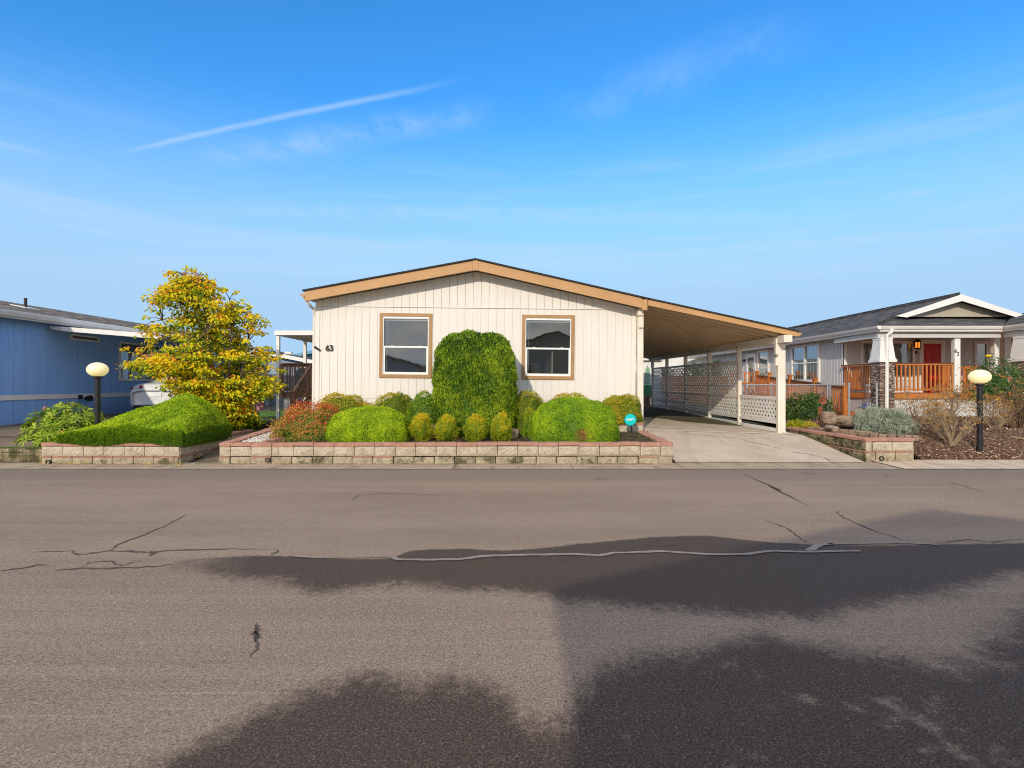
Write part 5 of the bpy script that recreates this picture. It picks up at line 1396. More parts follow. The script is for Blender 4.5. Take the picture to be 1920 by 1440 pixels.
def shrub(name, label, cat, c, rad, n, L, W, m, group=None, e=2.5, full=False, mode='rand', depth=.05, lump=.05, lf=6, seed=1, rf=None, core=.88, coreR=.35, zmin=-.05, gap=None, extra=None, taper=0, shape=None, droop=0.0):
    a, b, h = rad; c = np.array(c, float)
    if full: c = c + np.array([0,0,h/2]); h = h/2; zmin = -1
    def surf(d, k=1.0):
        r_ = (np.abs(d[:,0]/a)**e + np.abs(d[:,1]/b)**e + np.abs(d[:,2]/h)**e)**(-1/e)
        r_ = r_*(1 + lump*vnoise(d, lf, seed) + lump*.5*vnoise(d, lf*2.3, seed+9))*k
        p = d*r_[:,None]
        if taper: p[:,:2] *= (1 - taper*np.clip(1-p[:,2:3]/h, 0, 1)**2)
        if shape is not None: p = shape(p)
        return p
    fo = Foliage()
    # spread leaves evenly over the area of the clipped surface
    U, Vn = 72, 40; b0 = math.asin(max(-1, min(1, zmin)))
    th = np.linspace(b0, math.pi/2, Vn+1)[:,None]; ph = np.linspace(0, 2*math.pi, U+1)[None,:]
    dg = np.stack([np.cos(th)*np.cos(ph), np.cos(th)*np.sin(ph), np.sin(th)+0*ph], -1)
    pg = surf(dg.reshape(-1,3)).reshape(Vn+1, U+1, 3)
    A, B, Cc, D = pg[:-1,:-1].reshape(-1,3), pg[:-1,1:].reshape(-1,3), pg[1:,1:].reshape(-1,3), pg[1:,:-1].reshape(-1,3)
    nq = np.cross(Cc-A, D-B); ar = np.linalg.norm(nq, axis=1)
    pick = rng.choice(len(ar), size=n, p=ar/ar.sum()); s1, s2 = rng.random((n,1)), rng.random((n,1))
    p = (A[pick]*(1-s1)+B[pick]*s1)*(1-s2) + (D[pick]*(1-s1)+Cc[pick]*s1)*s2
    nn = unit(nq[pick]); d = p
    N = len(d); rr = rng.normal(size=(N,3))
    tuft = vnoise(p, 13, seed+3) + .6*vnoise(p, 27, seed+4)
    off = rng.normal(0, depth*.4, N) + depth*.55*tuft
    p2 = p + nn*off[:,None]
    up = np.array([0,0,1.0])
    if mode == 'rand': dd = rr + nn*.3; ln = nn*1.2 + .7*rng.normal(size=(N,3))
    elif mode == 'up': dd = up*.9 + nn*.55 + rr*.38; ln = nn*1.3 + .5*rng.normal(size=(N,3))
    elif mode == 'spray':
        tg = rr - nn*(rr*nn).sum(1)[:,None]; dd = unit(tg)*.85 + nn*.38 + up*.1; ln = nn*1.3 + .42*rng.normal(size=(N,3))
    elif mode == 'whorl': dd = unit(rr)*.9 + nn*.35; ln = nn*.8 + up*.5 + .4*rng.normal(size=(N,3))
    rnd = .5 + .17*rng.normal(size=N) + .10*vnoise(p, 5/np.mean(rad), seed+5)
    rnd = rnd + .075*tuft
    if rf is not None: rnd = rf(p, rnd, h)
    if gap is not None:
        k = vnoise(p, gap[0], seed+21) + .4*rng.normal(size=N) < gap[1]
        p2, dd, ln, rnd = p2[k], dd[k], ln[k], rnd[k]; N = len(p2)
    sc = rng.uniform(.7, 1.25, N)
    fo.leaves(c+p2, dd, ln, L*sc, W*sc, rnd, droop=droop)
    # inner twig mass of the same foliage
    nu, nv = 64, 32; vs = []
    for j in range(nv+1):
        z = math.sin((zmin if zmin > -.99 else -.99)*1.2 if False else 0)
        th = -math.asin(min(1, max(-1, -zmin))) + (math.pi/2 + math.asin(min(1, max(-1, -zmin))))*j/nv
        for i in range(nu):
            ph = 2*math.pi*i/nu; vs.append((math.cos(th)*math.cos(ph), math.cos(th)*math.sin(ph), math.sin(th)))
    q = surf(np.array(vs), core) + c
    fo.faces(q, [(j*nu+i, j*nu+(i+1)%nu, (j+1)*nu+(i+1)%nu, (j+1)*nu+i) for j in range(nv) for i in range(nu)], coreR)
    if extra: extra(fo, c)
    return tag(fo.build(name, m), label, cat, group)

L_ = {}
L_['hedge'] = leafmat('arborvitae', [(0,(.02,.055,.008)),(.35,(.085,.185,.012)),(.65,(.21,.37,.018)),(1,(.45,.55,.03))], .3)
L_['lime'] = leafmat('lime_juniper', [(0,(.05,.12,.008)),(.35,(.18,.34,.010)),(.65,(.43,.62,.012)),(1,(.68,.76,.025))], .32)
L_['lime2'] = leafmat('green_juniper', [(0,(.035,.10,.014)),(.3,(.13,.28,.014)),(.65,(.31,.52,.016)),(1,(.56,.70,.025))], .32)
L_['box'] = leafmat('boxwood', [(0,(.06,.12,.01)),(.35,(.26,.33,.018)),(.65,(.56,.48,.022)),(.85,(.74,.47,.03)),(1,(.75,.36,.04))], .3)
L_['box_green'] = leafmat('green_boxwood', [(0,(.05,.12,.012)),(.4,(.17,.32,.018)),(.75,(.36,.47,.022)),(1,(.55,.52,.03))], .3)
L_['gold'] = leafmat('gold_cypress', [(0,(.10,.18,.012)),(.35,(.34,.43,.02)),(.6,(.68,.62,.022)),(.85,(.88,.58,.03)),(1,(.75,.30,.04))], .34)
L_['red'] = leafmat('barberry', [(0,(.07,.13,.02)),(.25,(.22,.28,.035)),(.45,(.58,.32,.06)),(.7,(.70,.20,.06)),(.9,(.70,.06,.05)),(1,(.70,.015,.03))], .3)
L_['tree'] = leafmat('golden_leaves', [(0,(.06,.13,.01)),(.25,(.28,.40,.014)),(.45,(.78,.70,.014)),(.75,(.95,.72,.014)),(.9,(.85,.36,.02)),(1,(.55,.15,.02))], .4)
L_['rhodo'] = leafmat('rhododendron', [(0,(.05,.12,.014)),(.35,(.20,.34,.02)),(.65,(.44,.54,.04)),(.92,(.62,.60,.10)),(1,(.75,.55,.05))], .22, .4, .3)
L_['lav'] = leafmat('lavender', [(0, (0.14, 0.18, 0.13)), (0.5, (0.34, 0.39, 0.29)), (1, (0.58, 0.6, 0.45))], .2)
L_['dark'] = leafmat('euonymus', [(0, (0.02, 0.05, 0.012)), (0.5, (0.06, 0.12, 0.02)), (0.85, (0.13, 0.2, 0.03)), (1, (0.4, 0.45, 0.03))], .2, .35, .5)
L_['rose'] = leafmat('rose_leaves', [(0,(.03,.08,.02)),(.6,(.08,.17,.03)),(.9,(.2,.26,.08)),(1,(.6,.3,.3))], .25)
L_['yellow'] = leafmat('yellow_groundcover', [(0,(.2,.26,.01)),(.6,(.42,.46,.02)),(1,(.6,.4,.05))], .3)
L_['dry'] = leafmat('dried_flowers', [(0,(.14,.07,.03)),(.5,(.40,.21,.065)),(.85,(.62,.38,.10)),(1,(.75,.58,.08))], .2, .8)
L_['chip'] = leafmat('bark_chips', [(0,(.06,.035,.024)),(.45,(.24,.135,.08)),(.8,(.48,.33,.22)),(1,(.72,.60,.46))], 0, .9, .1)
L_['plain'] = leafmat('garden_shrub', [(0,(.03,.06,.01)),(.6,(.09,.16,.02)),(1,(.2,.25,.04))], .25)

# tall clipped arborvitae
def hedge_rf(p, r, h): return .5+1.9*(r-.5) + .05 + .12*(rng.random(len(p)) < .1)
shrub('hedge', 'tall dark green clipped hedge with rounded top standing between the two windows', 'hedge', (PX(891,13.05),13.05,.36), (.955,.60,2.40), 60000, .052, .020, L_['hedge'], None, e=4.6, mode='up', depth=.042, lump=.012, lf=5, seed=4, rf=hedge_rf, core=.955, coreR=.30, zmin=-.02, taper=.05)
# juniper mounds
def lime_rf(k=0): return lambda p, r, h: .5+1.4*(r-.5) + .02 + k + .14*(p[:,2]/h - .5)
def mound(label, px, Y, half, top, dep, mt, seed, n, k=0, e=2.9, brown=None, zb=.40):
    h = PZ(top, Y-.15) - zb
    def rf(p, r, hh):
        return lime_rf(k)(p, r, hh)
    ex = None
    if brown:
        def ex(fo, c):
            N = 500; q = rng.normal(size=(N,3))*np.array([.10,.03,.085]); cen = np.array(brown)+q
            fo2 = Foliage()
            fo.leaves(cen, rng.normal(size=(N,3))+np.array([0,-.6,.3]), rng.normal(size=(N,3))+np.array([0,-1,0]), .06, .012, np.clip(.5+.2*rng.normal(size=N),0,1)*0+.999)
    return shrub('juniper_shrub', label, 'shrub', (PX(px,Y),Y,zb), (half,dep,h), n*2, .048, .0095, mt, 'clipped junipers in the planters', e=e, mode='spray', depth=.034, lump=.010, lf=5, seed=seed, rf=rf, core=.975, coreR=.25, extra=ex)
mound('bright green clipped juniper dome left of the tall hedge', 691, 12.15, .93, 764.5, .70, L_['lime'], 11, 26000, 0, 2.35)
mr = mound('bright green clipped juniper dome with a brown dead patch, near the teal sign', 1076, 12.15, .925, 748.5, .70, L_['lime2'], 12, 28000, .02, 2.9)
def deadpatch():
    N = 420; q = np.clip(rng.normal(size=(N,3)),-1.6,1.6)*np.array([.105,.012,.075]); cen = np.array([PX(1094,11.5), 11.505, PZ(815,11.5)])+q
    cen[:,1] = 11.435 + .07*np.clip((cen[:,2]-.5)/.3,0,1)**2 + .05*np.abs(q[:,0]/.25)**2 + rng.uniform(-.02,.02,N)
    fo = Foliage(); fo.leaves(cen, rng.normal(size=(N,3))+np.array([0,-.5,.4]), rng.normal(size=(N,3))+np.array([0,-1,.2]), .075, .014, rng.uniform(.1,.75,N))
    o = fo.build('dead_patch', L_['dry'], mr); return o
deadpatch()
# the sprawling juniper that fills the left planter: clipped straight at the front and side, peak towards the back right
def carpet():
    x0, x1, y0, y1 = -9.30, -6.52, 11.17, 13.0
    pkx, pky = PX(338,12.35), 12.35
    def top(x, y):
        u = (x-x0)/(x1-x0); t = np.clip((y-y0)/1.25, 0, 1); bk = np.clip((y-12.45)/.6, 0, 1)
        ridge = .56 + .78*np.clip((x-x0-.05)/(pkx-x0),0,1)**.92
        ridge = np.where(x > pkx, 1.34 - .50*np.clip((x-pkx)/(x1-pkx),0,1)**2.4, ridge)
        fr = .47 + .25*np.clip((x-x0)/.9,0,1) + .025*np.sin(3*x)
        z = fr + (ridge-fr)*(1-(1-t)**1.55) - (ridge-.5)*.5*bk**2.2
        z = np.where(x > x1-.10, z-(x-x1+.10)*1.2, z)
        return z + .02*np.sin(5*x+3*y)+.015*np.sin(11*x-7*y)
    fo = Foliage()
    N = 60000; x = rng.uniform(x0,x1,N); y = rng.uniform(y0,y1,N)
    # rounded front-left corner
    k = ~((x < x0+.35) & (y < y0+.1)); x, y = x[k], y[k]; N = len(x)
    z = top(x, y); e_ = .02
    nn = unit(np.stack([-(top(x+e_,y)-z)/e_, -(top(x,y+e_)-z)/e_, np.ones(N)],1))
    p = np.stack([x,y,z],1) + nn*(rng.normal(0,.014,N)+.012*vnoise(np.stack([x,y,z],1),15,3))[:,None]
    rr = rng.normal(size=(N,3)); tg = rr-nn*(rr*nn).sum(1)[:,None]
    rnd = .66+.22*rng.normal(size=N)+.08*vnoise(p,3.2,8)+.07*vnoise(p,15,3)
    sc = rng.uniform(.7,1.3,N)
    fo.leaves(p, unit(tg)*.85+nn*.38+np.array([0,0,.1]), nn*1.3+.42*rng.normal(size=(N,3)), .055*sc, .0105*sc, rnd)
    # clipped faces: front and right side, darker olive, lighter towards the top
    for side in ('front','right','left'):
        N = {'front':15000,'right':10000,'left':4000}[side]
        if side == 'front': x = rng.uniform(x0+.28,x1-.02,N); y = np.full(N,y0-.055); n0 = np.array([0,-1,.25])
        elif side == 'right': y = rng.uniform(y0,y1,N); x = np.full(N,x1); n0 = np.array([1,0,.2])
        else: y = rng.uniform(y0+.1,y1,N); x = np.full(N,x0+.02); n0 = np.array([-1,0,.2])
        zt_ = top(x,y)+.01; z = .40+.03*np.sin(4*x)+(zt_-.40)*rng.random(N)
        if side == 'right': z = .385+(zt_-.385)*rng.random(N)
        p = np.stack([x,y,z],1)+n0*(rng.normal(0,.02,N)+.012*vnoise(np.stack([x,y,z],1),14,2))[:,None]
        nn = np.tile(unit(n0[None]),(N,1)); rr = rng.normal(size=(N,3)); tg = rr-nn*(rr*nn).sum(1)[:,None]
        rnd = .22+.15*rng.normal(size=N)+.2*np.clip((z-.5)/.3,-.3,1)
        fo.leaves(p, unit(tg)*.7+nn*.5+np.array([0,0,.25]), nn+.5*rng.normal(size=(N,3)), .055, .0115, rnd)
    nu, nv = 40, 24; gx = np.linspace(x0+.06,x1-.05,nu+1); gy = np.linspace(y0+.05,y1-.05,nv+1)
    X, Y = np.meshgrid(gx,gy); Z = top(X,Y)-.045
    v = np.stack([X.ravel(),Y.ravel(),Z.ravel()],1); w = nu+1
    fo.faces(v, [(j*w+i,j*w+i+1,(j+1)*w+i+1,(j+1)*w+i) for j in range(nv) for i in range(nu)], .2)
    a = [(x_,gy[0],.33) for x_ in gx]; b = [tuple(q) for q in v[:w]]
    fo.faces(np.array(a+b), [(i,i+1,w+i+1,w+i) for i in range(nu)], .2)
    a = [(gx[-1],y_,.33) for y_ in gy]; b = [tuple(v[j*w+nu]) for j in range(nv+1)]
    fo.faces(np.array(a+b), [(i,i+1,nv+1+i+1,nv+1+i) for i in range(nv)], .2)
    a = [(gx[0],y_,.33) for y_ in gy]; b = [tuple(v[j*w]) for j in range(nv+1)]
    fo.faces(np.array(a+b), [(i+1,i,nv+1+i,nv+1+i+1) for i in range(nv)], .2)
    return tag(fo.build('juniper_shrub', L_['lime']), 'large sprawling lime green juniper clipped flush with the left block planter', 'shrub', 'clipped junipers in the planters')
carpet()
# red leaved shrub
shrub('barberry_shrub', 'red and orange leaved shrub beside the white gravel in the long planter', 'shrub', (PX(583,12.25),12.25,.40), (.70,.62,.71), 9500, .042, .022, L_['red'], None, e=2.5, mode='rand', depth=.10, lump=.07, seed=21, core=.86, coreR=.12, zmin=-.05,
      rf=lambda p, r, h: r - .05 + .25*(p[:,2]/h-.45) + .35*np.exp(-((p[:,0]-.25)**2+(p[:,2]-.4)**2)/.012))
# boxwoods against the wall
def box(label, px0, px1, top, Y, mt, n, seed, dep=.42, e=3.0, shift=0.0, zb=.40):
    x0, x1 = PX(px0,Y), PX(px1,Y)
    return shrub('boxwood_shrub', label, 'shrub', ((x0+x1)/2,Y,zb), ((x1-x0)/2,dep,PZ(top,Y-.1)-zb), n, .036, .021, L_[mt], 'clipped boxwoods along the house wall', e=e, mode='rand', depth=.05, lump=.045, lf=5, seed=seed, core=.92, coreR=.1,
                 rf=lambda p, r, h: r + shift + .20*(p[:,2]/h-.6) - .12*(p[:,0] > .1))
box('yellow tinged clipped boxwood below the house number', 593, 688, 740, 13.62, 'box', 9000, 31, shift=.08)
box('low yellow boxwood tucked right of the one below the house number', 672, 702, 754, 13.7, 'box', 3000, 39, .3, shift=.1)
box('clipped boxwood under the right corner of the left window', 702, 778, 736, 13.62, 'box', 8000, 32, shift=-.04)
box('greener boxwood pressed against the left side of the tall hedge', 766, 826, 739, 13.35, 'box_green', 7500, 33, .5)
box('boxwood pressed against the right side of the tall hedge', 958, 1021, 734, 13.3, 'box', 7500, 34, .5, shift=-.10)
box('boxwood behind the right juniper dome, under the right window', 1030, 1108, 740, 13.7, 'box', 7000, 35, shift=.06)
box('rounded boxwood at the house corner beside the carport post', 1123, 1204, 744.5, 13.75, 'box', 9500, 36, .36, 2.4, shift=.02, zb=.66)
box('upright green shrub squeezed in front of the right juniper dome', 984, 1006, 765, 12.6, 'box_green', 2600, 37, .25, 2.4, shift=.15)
# small golden cypresses
for px, top, w, lab, s in ((790,776,20,'first small golden cypress, beside the left juniper dome',41),(837,778,21,'second small golden cypress, below the left side of the tall hedge',42),
                        (890,777,20.5,'third small golden cypress, orange tipped, below the middle of the hedge',43),(941,774,19.5,'small golden cypress nearest the brown boulder, right of the hedge base',44)):
    Y = 11.95; zb = .385; h = PZ(top, Y-.1)-zb
    def ex(fo, c, h=h, w=w, Y=Y):
        for k in range(7):
            N = 60; a = rng.uniform(0,6.28); rr_ = rng.uniform(0,.11); hh = h*(1.06-.9*rr_)*rng.uniform(.93,1.07)
            bx_, by_ = c[0]+rr_*math.cos(a), c[1]+rr_*math.sin(a)
            t = rng.random(N); z = c[2]-h/2+h*.72+(hh-h*.72)*t
            q = np.stack([bx_+rng.normal(0,.02,N)*(1.1-t), by_+rng.normal(0,.02,N)*(1.1-t), z],1)
            fo.leaves(q, rng.normal(size=(N,3))*.4+np.array([0,0,1]), rng.normal(size=(N,3)), .045, .016, np.clip(.58+.13*rng.normal(size=N)+.15*t,0,1))
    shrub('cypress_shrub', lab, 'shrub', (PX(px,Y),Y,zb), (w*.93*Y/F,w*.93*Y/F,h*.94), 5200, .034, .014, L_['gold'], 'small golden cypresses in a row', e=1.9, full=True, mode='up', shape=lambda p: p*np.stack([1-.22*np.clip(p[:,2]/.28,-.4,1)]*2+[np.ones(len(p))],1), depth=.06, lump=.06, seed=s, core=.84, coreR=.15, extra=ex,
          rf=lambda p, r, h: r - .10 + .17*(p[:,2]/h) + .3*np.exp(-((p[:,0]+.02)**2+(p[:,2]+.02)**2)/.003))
# rhododendron
def rhodo():
    fo = Foliage(); cx, cy = PX(126,12.5), 12.5
    heads = []
    while len(heads) < 300:
        a = rng.uniform(0,6.28); r_ = math.sqrt(rng.random()); x = cx+.92*r_*math.cos(a); y = cy+.72*r_*math.sin(a)
        u = (x-cx)/1.05
        top = .30 + (PZ(757,12.5)-.30)*(1-.9*r_**3.6)*(1-.12*max(0,u))
        z = .28+(top-.28)*(rng.random()**.6)
        heads.append((x,y,z,a,r_))
    for x, y, z, a, r_ in heads:
        N = rng.integers(8,13); al = np.linspace(0,6.28,N,endpoint=False)+rng.random()
        ax = unit(np.array([[math.cos(a)*r_*.9, math.sin(a)*r_*.9, .75]]))[0]
        t1 = unit(np.cross(ax,[[.3,.1,.9]]))[0]; t2 = np.cross(ax,t1)
        out = np.outer(np.cos(al),t1)+np.outer(np.sin(al),t2)
        el = rng.uniform(.0,.75,N)[:,None]; d = out+ax*el
        L = rng.uniform(.11,.17,N)
        fo.leaves(np.array([x,y,z])+unit(d)*L[:,None]*.55, d, ax+rng.normal(size=(N,3))*.15, L, .036, .48+.16*rng.normal(size=N)+.45*(rng.random(N)<.05), fold=.14, droop=.18)
    t = thing('rhododendron_shrub', 'glossy green rhododendron at the left end of the left planter', 'shrub', (cx,cy,.3))
    fo.build('foliage', L_['rhodo'], t)
    m = MB()
    for x, y, z, a, r_ in heads[::3]:
        m.tube([(cx+.15*math.cos(a),cy+.15*math.sin(a),.25),((x+cx)/2,(y+cy)/2,(.3+z)/2-.03),(x,y,z)], [.016,.011,.006], 5)
    m.build('stem', M['bark'], t)
    m = MB(); q = P(84,766,12.1); m.lathe([(.005,-.04),(.022,-.01),(.026,.02),(.012,.045),(.002,.05)], q, 8); m.build('flower_bud', mat('pink_bud', (.5,.16,.14), None, 5, .6), t, smooth=True)
rhodo()
# golden tree
def golden_tree():
    base = Vector((PX(405,14.6),14.6,.42)); cx = PX(382,14.6)
    prof = [(500,343,343),(512,325,352),(522,318,386),(532,314,395),(548,303,428),(562,300,452),(578,292,462),(592,286,470),(606,283,481),(622,272,478),(638,268,474),(652,262,482),(664,252,508),(680,246,516),(700,250,518),(712,272,517),(722,310,516),(738,335,512),(752,345,508),(768,350,500),(785,350,494),(800,388,492),(814,432,478)]
    zs_ = np.array([PZ(a,14.6) for a,_,_ in prof]); lo = np.array([PX(b,14.6) for _,b,_ in prof]); hi = np.array([PX(c,14.6) for _,_,c in prof])
    o = np.argsort(zs_); zs_, lo, hi = zs_[o], lo[o], hi[o]
    stems = []
    m = MB()
    def stem(p, tip, r0, bend, segs=10):
        pts = []
        for i in range(segs+1):
            t = i/segs; q = p.lerp(tip, t) + Vector(bend)*math.sin(t*math.pi) + Vector((random.uniform(-.03,.03),random.uniform(-.03,.03),0))*(0<i<segs)
            pts.append(q)
        m.tube(pts, [r0*(1-.85*i/segs)+.006 for i in range(segs+1)], 7); stems.append(pts); return pts
    tips = [(P(345,515,14.7),.05,(-.25,.1,0)),(P(390,528,14.5),.05,(-.05,-.1,0)),(P(430,560,14.7),.042,(.15,.05,0)),(P(465,640,14.4),.035,(.25,-.1,.1)),(P(305,600,14.6),.04,(-.1,.1,.15)),(P(275,690,14.5),.03,(-.1,-.2,.3)),(P(370,640,13.7),.03,(0,-.3,.2)),(P(440,650,15.4),.03,(.1,.3,.2))]
    for tp, r0, bd in tips: stem(base+Vector((random.uniform(-.08,.08),random.uniform(-.06,.06),0)), tp, r0, bd)
    allp = [q for s in stems for q in s[2:]]
    fo = Foliage(); cl = []
    tries = 0
    while len(cl) < 700 and tries < 30000:
        tries += 1
        z = rng.uniform(PZ(814,14.6), PZ(503,14.6)); a, b = np.interp(z, zs_, lo), np.interp(z, zs_, hi)
        hw = (b-a)/2*.90; xm = (a+b)/2
        an = rng.uniform(0,6.28); r_ = rng.random()**.5
        x = xm+hw*r_*math.cos(an); dw = min(hw,1.45)*1.0; y = 14.6+dw*r_*math.sin(an)
        if hw < .2 and rng.random() < .3: continue
        # open structure in the upper crown
        n_ = float(vnoise(np.array([[x,y*.5,z*1.5]]), 4.6, 77)[0])
        if n_ < (-.75 if z < 2.35 else -.02): continue
        cl.append((x,y,z,r_))
    for k in range(64):                       # leading shoots that break the outline
        z = rng.uniform(1.3, PZ(500,14.6)); a, b = np.interp(z, zs_, lo), np.interp(z, zs_, hi)
        sd = rng.choice([-1, 1]); cl.append(((a+b)/2+sd*(b-a)/2*rng.uniform(.93,1.03), 14.6+rng.uniform(-.5,.5), z+rng.uniform(0,.1), 1.3))
    for (x,y,z,r_) in cl:
        p = Vector((x,y,z)); best = min(allp, key=lambda q: (q-p).length_squared*(1+1.5*max(0,q.z-p.z)))
        if (best-p).length > .12 and random.random() < .85:
            mid = best.lerp(p,.55)+Vector((0,0,.05)); m.tube([best,mid,p], [.011,.008,.004], 4)
        N = int(rng.integers(34,58) if z < 2.5 else rng.integers(22,40)) if r_ < 1.2 else int(rng.integers(10,22)); out = unit(np.array([[x-base.x, y-base.y, .15]]))[0]
        q = rng.normal(size=(N,3))*np.array([.115,.115,.060])*(1 if r_ < 1.2 else .6)
        q[:,2] -= .35*(q[:,0]**2+q[:,1]**2)
        c = np.array([x,y,z])+q
        d = out*.6+q*4+rng.normal(size=(N,3))*.45+np.array([0,0,-.55])
        ln = np.array([0,-.75,.8])+rng.normal(size=(N,3))*.5
        warm = .38*(rng.random() < .035) + .15*(rng.random() < .08)
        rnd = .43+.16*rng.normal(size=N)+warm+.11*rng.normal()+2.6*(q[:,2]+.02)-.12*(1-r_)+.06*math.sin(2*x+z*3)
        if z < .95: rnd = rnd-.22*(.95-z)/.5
        sc = rng.uniform(.75,1.25,N)
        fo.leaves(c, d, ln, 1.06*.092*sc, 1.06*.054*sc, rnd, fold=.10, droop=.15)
    t = thing('golden_tree', 'golden yellow multi stemmed tree between the blue house and the cream house', 'tree', tuple(base))
    m.build('trunk', M['bark'], t, smooth=True); fo.build('crown', L_['tree'], t)
golden_tree()
# dark edging below the tree
m = MB()
for i in range(7): m.box(-7.55+.31*i, -7.55+.31*i+.3, 15.3, 15.5, .3, .55+.03*math.sin(i))
tag(m.build('block_edging', M['block_moss'], bevel=.02), 'dark mossy block edging in the shade under the golden tree', 'edging')
# right side plants
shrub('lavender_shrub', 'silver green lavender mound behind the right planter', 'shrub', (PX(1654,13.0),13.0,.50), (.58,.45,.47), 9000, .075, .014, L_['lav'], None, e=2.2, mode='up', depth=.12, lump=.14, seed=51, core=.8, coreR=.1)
def dark_hedge(label, px, w, Y, top, seed):
    shrub('euonymus_shrub', label, 'shrub', (PX(px,Y),Y,.5), (w,.35,PZ(top,Y)-.5), 2600, .06, .034, L_['dark'], 'dark leafy shrubs along the chain link fence', e=2.4, mode='rand', depth=.14, lump=.12, seed=seed, core=.8, coreR=.1, rf=lambda p, r, h: r-.05+.5*(rng.random(len(p))<.04))
dark_hedge('dark glossy shrub just right of the carport front post', 1483, .36, 16.6, 744, 61)
dark_hedge('dark glossy shrub in the middle of the row along the fence', 1508, .36, 16.5, 743, 62)
dark_hedge('dark glossy shrub nearest the rusty metal flower', 1530, .34, 16.4, 742, 63)
shrub('groundcover_plant', 'low bright yellow green plant on the mulch by the dark shrubs', 'plant', (PX(1496,14.9),14.9,.46), (.26,.2,.16), 700, .06, .03, L_['yellow'], None, mode='rand', depth=.05, lump=.1, seed=66, core=.6)
shrub('groundcover_plant', 'low orange yellow plant on the mulch left of the tall boulder', 'plant', (PX(1521,14.4),14.4,.46), (.16,.14,.14), 350, .05, .025, L_['yellow'], None, mode='rand', depth=.05, lump=.1, seed=67, core=.6, rf=lambda p, r, h: r+.35)
shrub('rose_bush', 'green leafy rose bush with a few pale pink blooms by the grey porch', 'shrub', (PX(1868,14.6),14.6,1.5), (.62,.45,.68), 2600, .06, .036, L_['rose'], None, e=2, mode='rand', depth=.25, lump=.15, seed=71, core=.45, full=False, zmin=-.7, rf=lambda p, r, h: r-.05+.5*(rng.random(len(p))<.035))
yf = thing('yellow_flower', 'single yellow flower on a tall stem above the rose bush', 'flower', (PX(1853,14.5),14.5,1.2))
m = MB(); q = P(1853,668,14.5); m.tube([(q.x+.1,q.y,1.3),(q.x+.02,q.y,1.9),(q.x,q.y,q.z)], .007, 5); m.build('stem', M['twig'], yf)
m = MB(); m.lathe([(.01,-.035),(.05,-.02),(.07,.01),(.055,.035),(.02,.045)], q, 12); m.build('bloom', mat('yellow_petal', (.75,.55,.01), (.65,.42,.01), 30, .6), yf)
def bare_shrub(label, base, spread, height, nst, seed, heads, mt='twig', lean=(0,0), rh=.03):
    random.seed(seed); b = Vector(base); m = MB(); fo = Foliage(); tips = []
    def grow(p, d, L, r0, lvl):
        pts = [p]; n = 5
        for i in range(n):
            d = (d + Vector((random.uniform(-.2,.2),random.uniform(-.2,.2),random.uniform(-.05,.16)))).normalized(); pts.append(pts[-1]+d*L/n)
        m.tube(pts, [r0*(1-.5*i/n) for i in range(n+1)], 4, cap=False)
        if lvl < 2:
            for k in range(random.choice((2,2,3))):
                i = random.randint(2, n); dd = (d+Vector((random.uniform(-.65,.65),random.uniform(-.65,.65),random.uniform(-.25,.45)))).normalized(); grow(pts[i], dd, L*random.uniform(.45,.7), r0*.5, lvl+1)
        else: tips.append(pts[-1])
    for i in range(nst):
        a = random.uniform(0,6.28); t = random.random()**.7
        d = Vector((math.cos(a)*spread*t+lean[0], math.sin(a)*spread*.8*t+lean[1], height)).normalized()
        L = math.sqrt((spread*t)**2+height**2)*random.uniform(.45,.62)
        grow(b+Vector((random.uniform(-.06,.06),random.uniform(-.05,.05),-.03)), d, L, random.uniform(.010,.017), 0)
    t = thing('bare_shrub', label, 'shrub', base, 'bare winter shrubs with dried flower heads')
    m.build('branch', M[mt], t)
    for q in tips:
        if random.random() > heads: continue
        N = 13; o = rng.normal(size=(N,3))*np.array([rh,rh,rh*.42])
        fo.leaves(np.array(q)+o, rng.normal(size=(N,3)), rng.normal(size=(N,3))+np.array([0,0,1]), .034, .022, .5+.2*rng.normal(size=N)+.1*rng.normal())
    fo.build('dried_flower', L_['dry'], t)
bare_shrub('bare hydrangea shrub fanning out of the mulch left of the lamp post', (PX(1785,12.2),12.2,.28), 1.05, .85, 22, 5, .9, 'twig', (0,0), .04)
bare_shrub('bare shrub with orange flower heads in front of the porch rail', (PX(1720,13.4),13.4,.55), .9, .9, 16, 6, .9, 'twig', (0,0), .045)
bare_shrub('bare twiggy shrub directly behind the lamp post', (PX(1868,13.2),13.2,.45), 1.0, .8, 20, 8, .85, 'twig', (0,0), .04)
bare_shrub('tall bare shrub with grey brown twigs at the right edge', (PX(1912,13.6),13.6,.5), .85, 1.2, 24, 9, .25, 'twig_dark')
bare_shrub('bare hydrangea behind the other shrubs below the red door', (PX(1775,14.4),14.4,.5), .95, 1.0, 18, 10, .85, 'twig', (0,0), .045)
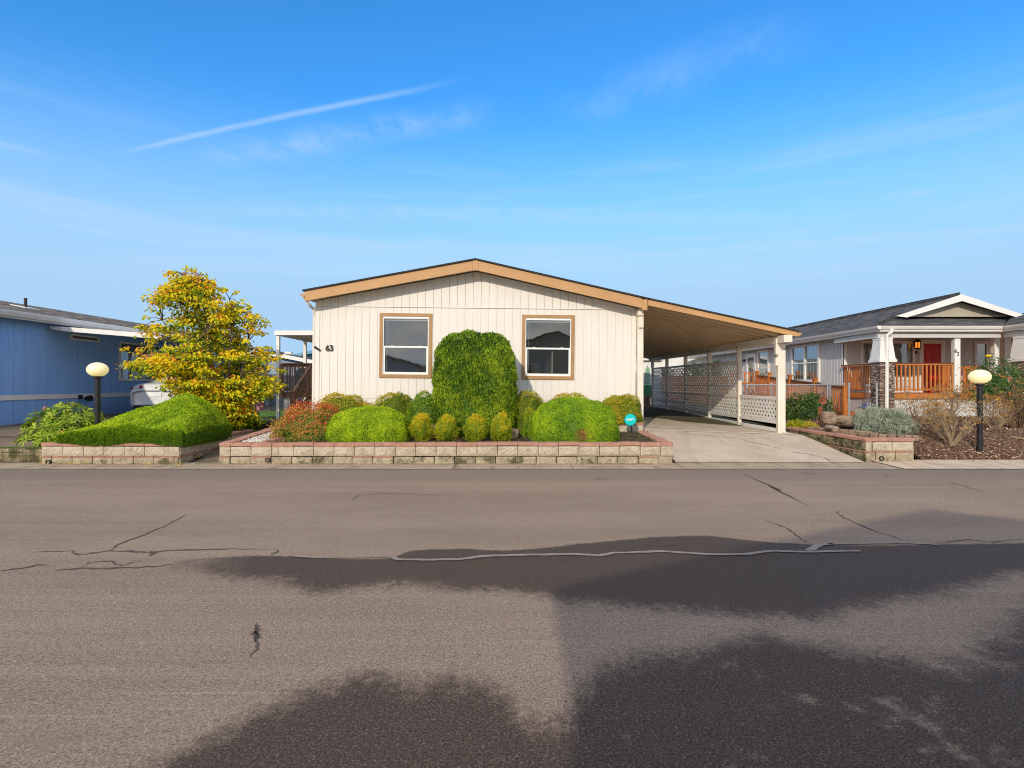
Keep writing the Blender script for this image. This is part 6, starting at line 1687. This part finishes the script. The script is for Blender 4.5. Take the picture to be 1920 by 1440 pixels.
# distant shrubs seen through the lattice
for px, top, Y, w, lab, s in ((1246,684,31.5,.75,'green shrub seen through the farthest lattice panel',81),(1300,686,31.5,.8,'green shrub above the board fence seen through the lattice',82),(1345,690,32,.7,'small green shrub behind the board fence near the grey house',83)):
    shrub('garden_shrub', lab, 'shrub', (PX(px,Y),Y,.4), (w,.6,PZ(top,Y)-.4), 2600, .10, .06, L_['plain'], 'shrubs behind the board fence', mode='rand', depth=.2, lump=.15, seed=s, core=.8, coreR=.2)
bare_shrub_r = thing('red_berry_shrub', 'small shrub with red leaves in front of the cedar landing', 'shrub', (PX(1432,21),21,.5))
fo = Foliage(); N = 700; q = rng.normal(size=(N,3))*np.array([.42,.25,.34])+np.array([PX(1425,21),21,1.35]); fo.leaves(q, rng.normal(size=(N,3)), rng.normal(size=(N,3)), .055, .03, rng.uniform(.5,1,N)); fo.build('foliage', L_['red'], bare_shrub_r)
m = MB()
for k in range(26): a = rng.normal(size=2)*.3; m.tube([(PX(1430,21),21,.5),(PX(1428,21)+a[0]*.5,21+a[1]*.5,1.1),(PX(1425,21)+a[0]*1.3,21+a[1],1.5+rng.random()*.5)], [.01,.007,.003], 4)
m.build('stem', M['twig_dark'], bare_shrub_r)
# grass at the left edge, bark chips
def blades(label, x0, x1, y0, y1, n, L, zf, mt, name='grass'):
    fo = Foliage(); x = rng.uniform(x0,x1,n); y = rng.uniform(y0,y1,n); z = np.array([zf(a,b) for a,b in zip(x,y)])+L*.4
    fo.leaves(np.stack([x,y,z],1), rng.normal(size=(n,3))*.45+np.array([0,0,1]), rng.normal(size=(n,3)), L*rng.uniform(.6,1.4,n), .009, rng.random(n)); return tag(fo.build(name, mt), label, 'grass', kind='stuff')
blades('tuft of green grass behind the mossy kerb at the far left', -11.6, -9.45, 11.35, 11.75, 1300, .07, lambda a,b: .24, M['grass'])
blades('short grass of the small lawn behind the golden tree', -12.5, -7.5, 19.3, 26, 9000, .05, lambda a,b: gz(a,b), M['grass'])
blades('moss and grass along the foot of the block planters', -9.3, 3.1, 11.08, 11.13, 700, .02, lambda a,b: .01, M['grass'])
fs = MB(); fs.grid(lambda u, v: (-20+10.6*u, 11.48+.44*v, .25), 4, 1); tag(fs.build('grass_bed', M['soil']), 'soil strip behind the mossy kerb at the far left', 'bed', kind='structure')
N = 22000; x = rng.uniform(7.4,14.5,N); y = 11.62+rng.random(N)**1.5*6; k = ~((x < 8.25) & (y < 11.75)); x, y = x[k], y[k]; N = len(x)
z = np.array([bed_z(a,b) for a,b in zip(x,y)])+.008+rng.random(N)*.022
fo = Foliage(); fo.leaves(np.stack([x,y,z],1), rng.normal(size=(N,3))*np.array([1,1,.3]), rng.normal(size=(N,3))*.45+np.array([0,0,1]), .055*rng.uniform(.5,1.6,N), .022*rng.uniform(.6,1.5,N), rng.random(N)**1.1)
tag(fo.build('bark_chips', L_['chip']), 'loose bark chips covering the right bed', 'mulch', kind='stuff')
N = 120; x = rng.uniform(7.2,13,N); y = rng.uniform(11.2,11.6,N)
fo = Foliage(); fo.leaves(np.stack([x,y,.05+0*x],1), rng.normal(size=(N,3))*np.array([1,1,.1]), rng.normal(size=(N,3))*.2+np.array([0,0,1]), .06, .025, rng.random(N)*.5)
tag(fo.build('fallen_leaves', L_['chip']), 'dry leaves and chips spilled on the pale pavement', 'leaves', kind='stuff')
N = 900; x = rng.uniform(-5.6,3.0,N); y = rng.uniform(11.4,12.6,N)
fo = Foliage(); fo.leaves(np.stack([x,y,.40+.02*np.sin(3*x)+.04*(y-11.3)+.01],1), rng.normal(size=(N,3))*np.array([1,1,.2]), rng.normal(size=(N,3))*.4+np.array([0,0,1]), .04, .018, rng.random(N)*.8)
tag(fo.build('leaf_litter', L_['chip']), 'leaf litter on the dark soil of the long planter', 'leaves', kind='stuff')
# bare treetop far behind the grey house
random.seed(3); m = MB()
tr = Vector((PX(1650,60),60,0))
for k in range(26):
    a = Vector((tr.x+random.uniform(-1.3,1.7),60+random.uniform(-1,1),7.3)); m.tube([tr+Vector((0,0,2)), (tr.x+(a.x-tr.x)*.5,60,5.5), a, a+Vector((random.uniform(-.5,.5),0,random.uniform(.4,1.6)))], [.08,.04,.018,.008], 4)
bt = thing('bare_tree', 'bare treetop showing just over the grey house roof', 'tree', tuple(tr)); m.build('branch', M['twig_dark'], bt)
m = MB(); m.tube([tr, tr+Vector((0,0,2.3))], [.2,.12], 8); m.build('trunk', M['bark'], bt)

def clumps(name, label, runs, n, L, mt, cat, zf=lambda x, y: .012):
    fo = Foliage(); P3 = []
    for (ax, ay, bx, by, wd, k) in runs:
        for _ in range(k):
            t = rng.random(); m_ = int(n*rng.uniform(.3,1.2)); r_ = rng.uniform(.04,.22)
            x = ax+(bx-ax)*t+rng.normal(0,r_,m_); y = ay+(by-ay)*t+rng.normal(0,wd,m_); P3.append(np.stack([x,y,np.array([zf(p,q) for p,q in zip(x,y)])+rng.random(m_)*L*.5],1))
    p = np.concatenate(P3); N = len(p)
    fo.leaves(p, rng.normal(size=(N,3))+np.array([0,0,.6]), rng.normal(size=(N,3))+np.array([0,0,1]), L*rng.uniform(.6,1.4,N), L*.35, rng.random(N)*.8)
    return tag(fo.build(name, mt), label, cat, kind='stuff')
L_['moss'] = leafmat('moss_leaf', [(0,(.04,.05,.008)),(.5,(.11,.14,.012)),(1,(.22,.24,.03))], .1)
clumps('moss', 'moss growing where the block planters meet the concrete kerb', [(-9.2,11.07,-6.7,11.07,.02,7),(-6.5,11.25,-5.9,11.3,.06,5),(-5.7,11.07,3.1,11.07,.02,20),(3.5,11.26,6.9,11.26,.015,6),(7.2,12.2,7.16,14.3,.02,5)], 55, .022, L_['moss'], 'moss', lambda x, y: .016 if y < 11.35 else drive_z(x, y)+.005)
clumps('fallen_leaves', 'yellow leaves dropped on the ground below the golden tree', [(-8.5,14.6,-6.2,14.8,.5,14),(-6.5,11.4,-6.0,14.5,.2,8),(-9.2,11.0,-6.3,10.8,.12,4)], 14, .055, L_['tree'], 'leaves', lambda x, y: max(gz(x,y), 0)+.055)
